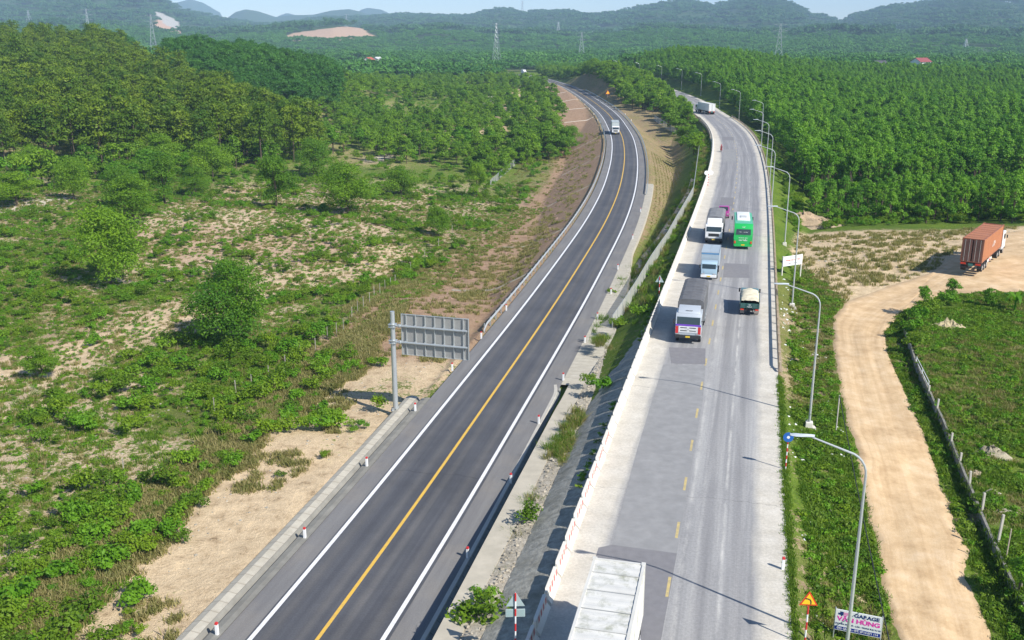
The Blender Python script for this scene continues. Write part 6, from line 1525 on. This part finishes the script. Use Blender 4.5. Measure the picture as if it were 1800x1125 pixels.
gl = np.array([tuple(v) for v in clipY(led, 40, 98, 500)]); gl = gl - np.c_[rg.random(500) * 1.1, np.zeros(500), np.zeros(500) - .03]; rocks('ledge_gravel', gl, .03 + .10 * rg.random(500) ** 2, m_gravel, 'loose gravel and debris on the ledge between wall and bank', 'gravel')
def on_bank(px_, py_, z_): return P(px_, py_, z_)
for k, (a_, b_, s_, kk, lab) in enumerate(((1052,690,1.5,5,'bright leafy bush on the stone bank'),(1035,672,1.1,0,'small bush above the bright leafy bush on the bank'),(925,925,1.3,3,'brownish bush on the gravel ledge at mid bank'),(838,1100,1.9,1,'large leafy bush at the foot of the bank near the lower photo border'),(1122,560,1.6,4,'dark bush where the stone bank begins'),(1085,575,1.3,0,'bush beside the end of the mesh fence'),(850,1060,1.1,5,'light bush above the large leafy bush'))):
    single('bush', K_BUSH[kk], on_bank(a_, b_, -1.7), s_, k, lab, 'bush')
for k, (a_, b_) in enumerate(((1010,740),(1000,770),(990,790),(982,800),(870,1040),(940,890),(1058,600),(905,960))):
    pp = on_bank(a_, b_, -1.8); n_ = 26; X = pp.x + rg.normal(0, .45, n_); Y = pp.y + rg.normal(0, .9, n_); scatter('bank_reeds', np.c_[X, Y, np.full(n_, pp.z)], rg.uniform(.35, .7, n_), C_REED, 2, 'clump of tall reddish and green grass on the gravel ledge', 'grass', 300 + k)
# barrier foot weeds
ss = rg.uniform(rrd(38), rrd(200), 420); pt = []
for s in ss:
    if vnoise(np.array([s]), np.array([0.]), 4, 9)[0] > .5: x, y, a = on(RC, RN, dR_, s, R_IN - .55 - rg.random() * .3); pt.append((x, y, -.22))
scatter('barrier_weeds', np.array(pt), rg.uniform(.5, 1.0, len(pt)), C_WEED, 3, 'weeds growing behind the row of concrete barriers', 'weeds', 311)
ss = rg.uniform(rrd(30), rrd(80), 700); pt = [(lambda q: (q[0], q[1], -.06))(on(RC, RN, dR_, s, R_OUT + .05 + abs(rg.normal(0, .10)))) for s in ss]
scatter('kerb_grass', np.array(pt), rg.uniform(.35, .8, len(pt)), C_TUFT, 3, 'grass creeping over the edge of the worn grey road', 'grass', 313)
# hedge and saplings round the field, bushes on the verge
for k, (a_, b_, s_, kk, lab) in enumerate(((1600,585,1.9,5,'leafy bush at the lower end of the hedge by the track bend'),(1612,568,2.0,5,'leafy hedge bush at the track bend'),(1606,612,1.7,1,'hedge bush above the white gate rails'),(1628,552,2.0,1,'hedge bush at the top of the track bend'),(1662,536,1.9,5,'rounded bush at the upper edge of the field'),(1645,545,1.6,0,'low bush at the upper edge of the field'),(1408,640,1.4,3,'grey-green bush on the verge near a street lamp'),(1398,655,1.2,0,'small verge bush below the grey-green one'),(1392,470,1.9,5,'bright bush behind the white board'),(1402,500,1.5,1,'dark bush under the white board'))):
    q = G1(a_, b_); single('bush', K_BUSH[kk], q, s_ * .8, k * 1.3, lab, 'bush')
for k, (a_, b_, h, lab) in enumerate(((1740,540,2.2,'sapling with a whitish stem at the upper edge of the field'),(1672,530,2.6,'tall sapling at the upper edge of the field'),(1622,545,2.8,'tall sapling in the hedge at the track bend'),(1790,1045,2.4,'sapling beside the bamboo poles'))):
    q = G1(a_, b_); kp = K_BRI[k % 2]; plant('sapling', kp, q, h / 6.5, k, lab, 'sapling')
e = empty('banana_plant', G1(1783, 548), 0, 'banana plant with broad drooping leaves at the edge of the field', 'plant')
mb = MB(); mb.tube([(0, 0, 0), (0, 0, 1.0)], [.14, .09], 8); mb.build('stem', m_bright, e)
for k in range(7):
    a = k * .9; c, s_ = math.cos(a), math.sin(a); mb = MB(); pr = [(0, 1.0, .05), (.4, 1.7, .2), (.9, 2.0, .24), (1.4, 1.75, .16), (1.7, 1.3, .03)]
    for (r0, z0, w0), (r1, z1, w1) in zip(pr[:-1], pr[1:]): mb.quad((c*r0 - s_*w0, s_*r0 + c*w0, z0), (c*r0 + s_*w0, s_*r0 - c*w0, z0), (c*r1 + s_*w1, s_*r1 - c*w1, z1), (c*r1 - s_*w1, s_*r1 + c*w1, z1))
    mb.build('leaf', m_bright, e)
# hanging cable over the verge
a_, b_ = P(1571, 1140, 2.0), P(1481, 720, 2.0); d = b_ - a_; e_ = a_ - d * .45; f_ = b_ + d * .10
mb = MB(); mb.tube([e_.lerp(f_, t) + Vector((0, 0, -.5 * math.sin(math.pi * t))) for t in np.linspace(0, 1, 14)], .03, 5); o = mb.build('cable', m_blk); props(o, 'black overhead cable running along the verge beside the sandy track', 'cable')
mb = MB(); mb.tube([(0, 0, -4.0), (0, 0, .05)], .05, 6); o = mb.build('cable_pole', m_conc); o.location = f_; props(o, 'slim pole holding the far end of the black cable', 'pole')

# ------------------------------------------------------------------ pylons, houses
def pylon(px_, D, ytop, base_w, lab, th=.16, arms=3, color=m_metal):
    x = (px_ - 900) / F * (D * CT + 7); z0 = float(gz(x, D)) - 1; H = Zp(ytop, D) - z0
    e = empty('pylon', (x, D, z0), random.uniform(-.4, .4), lab, 'pylon'); mb = MB(); wv = lambda t: base_w / 2 * (1 - t) ** 1.25 + .55
    C4 = ((-1, -1), (1, -1), (1, 1), (-1, 1)); lv = [0, .16, .31, .44, .56, .67, .77, .86, .94, 1.0]
    for c in C4: mb.tube([(c[0] * wv(t), c[1] * wv(t), H * t) for t in lv], th, 4)
    for t0, t1 in zip(lv[:-1], lv[1:]):
        for a, b in zip(C4, C4[1:] + C4[:1]):
            mb.tube([(a[0] * wv(t0), a[1] * wv(t0), H * t0), (b[0] * wv(t1), b[1] * wv(t1), H * t1)], th * .6, 3); mb.tube([(b[0] * wv(t0), b[1] * wv(t0), H * t0), (a[0] * wv(t1), a[1] * wv(t1), H * t1)], th * .6, 3)
    mb.build('lattice_tower', color, e)
    for k in range(arms):
        zz = H * (.97 - .12 * k); L_ = H * (.13 + .02 * (k % 2)); mb = MB()
        for sg in (-1, 1): mb.tube([(sg * .4, 0, zz), (sg * L_, 0, zz + .3)], [th * .9, th * .5], 4); mb.tube([(sg * .4, 0, zz + H * .035), (sg * L_, 0, zz + .3)], th * .5, 4)
        mb.build('cross_arm', color, e)
for a in ((873,1050,40,8,'tall lattice pylon above the trees where the dark highway ends'),(1022,1350,56,9,'lattice pylon beyond the far street lamps'),(981,2500,38,12,'thin faint pylon in front of the middle hills'),(1041,2600,55,11,'small faint pylon beyond the middle plantations'),(1143,2400,64,9,'small pylon in the hazy valley below the rounded hill'),(1222,2400,68,9,'tiny pylon at the foot of the steep hill'),
          (1367,880,41,9,'tall pylon standing in front of the steep hill on the plain'),(1332,860,99,6,'short stub pylon beside the tall one'),(1696,1700,68,10,'faint pylon below the long wooded ridge'),(1500,1900,76,9,'faint pylon behind the far tree line'),(272,1250,25,9,'whitish pylon rising behind the pine wood'),(160,1700,15,10,'faint pylon against the big hazy hill'),(58,2200,18,12,'faintest pylon near the big hazy hill'),(611,3200,24,12,'tiny pylon on the green ridge above the bare clearing')):
    pylon(*a, th=.14 if a[1] < 1500 else .22)
pylon(918, 4700, 1, 14, 'slender mast on the skyline of the middle hills', th=.35); pylon(1380, 4750, 9, 14, 'mast on the skyline beside the saddle of the hills', th=.4)
def house(px_, D, L_, wd, h, rcol, lab, rz=0, wallm=m_white, zo=0):
    x = (px_ - 900) / F * (D * CT + 7); z0 = float(gz(x, D)) + zo; e = empty('house', (x, D, z0), rz, lab, 'house')
    mb = MB(); mb.box((0, 0, h / 2 - .5), (L_, wd, h + 1)); wl_ = mb.build('wall', wallm, e)
    mb = MB(); mb.prism([(-wd/2 - .6, h - .15), (0, h + wd * .32), (wd/2 + .6, h - .15), (wd/2 + .6, h), (0, h + wd * .32 + .25), (-wd/2 - .6, h)], -L_/2 - .5, L_/2 + .5); mb.build('roof', M('roof_' + rcol[0], rcol[1], .8, 0, .2, 1), e)
    mb = MB(); mb.poly([(-L_/2 - .02, -wd/2, h), (-L_/2 - .02, wd/2, h), (-L_/2 - .02, 0, h + wd * .3)]); mb.build('gable', wallm, wl_)
    for xx in (-L_ * .3, 0, L_ * .3):
        mb = MB(); mb.box((xx, -wd/2 - .02, h * .45), (1.3, .08, 1.4)); mb.build('window', m_glass, wl_)
house(1617, 800, 15, 9, 4.5, ('maroon', (.25, .06, .06)), 'white house with a maroon roof beyond the plantation', R(35), zo=7); house(1545, 790, 9, 7, 3, ('dark', (.07, .07, .08)), 'low dark hut beyond the plantation', R(10), M('hut_wall', (.18, .17, .16), .9), zo=7)
house(649, 950, 9, 7, 5, ('red', (.40, .10, .06)), 'small white house among the far trees with a red roof', R(70), zo=6); house(664, 985, 8, 6, 5, ('grey', (.5, .5, .5)), 'small white building beside the red-roofed house', R(60), zo=6); house(636, 900, 10, 6, 3, ('orange', (.48, .20, .12)), 'low building with an orange roof among the far trees', R(15), zo=5)

# ------------------------------------------------------------------ haze over the plain
mb = MB(); mb.box((0, 4650, 170), (20000, 9500, 370)); hz = mb.build('haze', None); props(hz, kind='stuff')
m = bpy.data.materials.new('haze'); m.use_nodes = True; nt = m.node_tree; nt.nodes.clear(); out = nt.nodes.new('ShaderNodeOutputMaterial'); pv_ = nt.nodes.new('ShaderNodeVolumePrincipled')
pv_.inputs['Color'].default_value = (.50, .72, .98, 1); pv_.inputs['Density'].default_value = .000135; pv_.inputs['Anisotropy'].default_value = -.15
nt.links.new(pv_.outputs[0], out.inputs['Volume']); hz.data.materials.clear(); hz.data.materials.append(m)
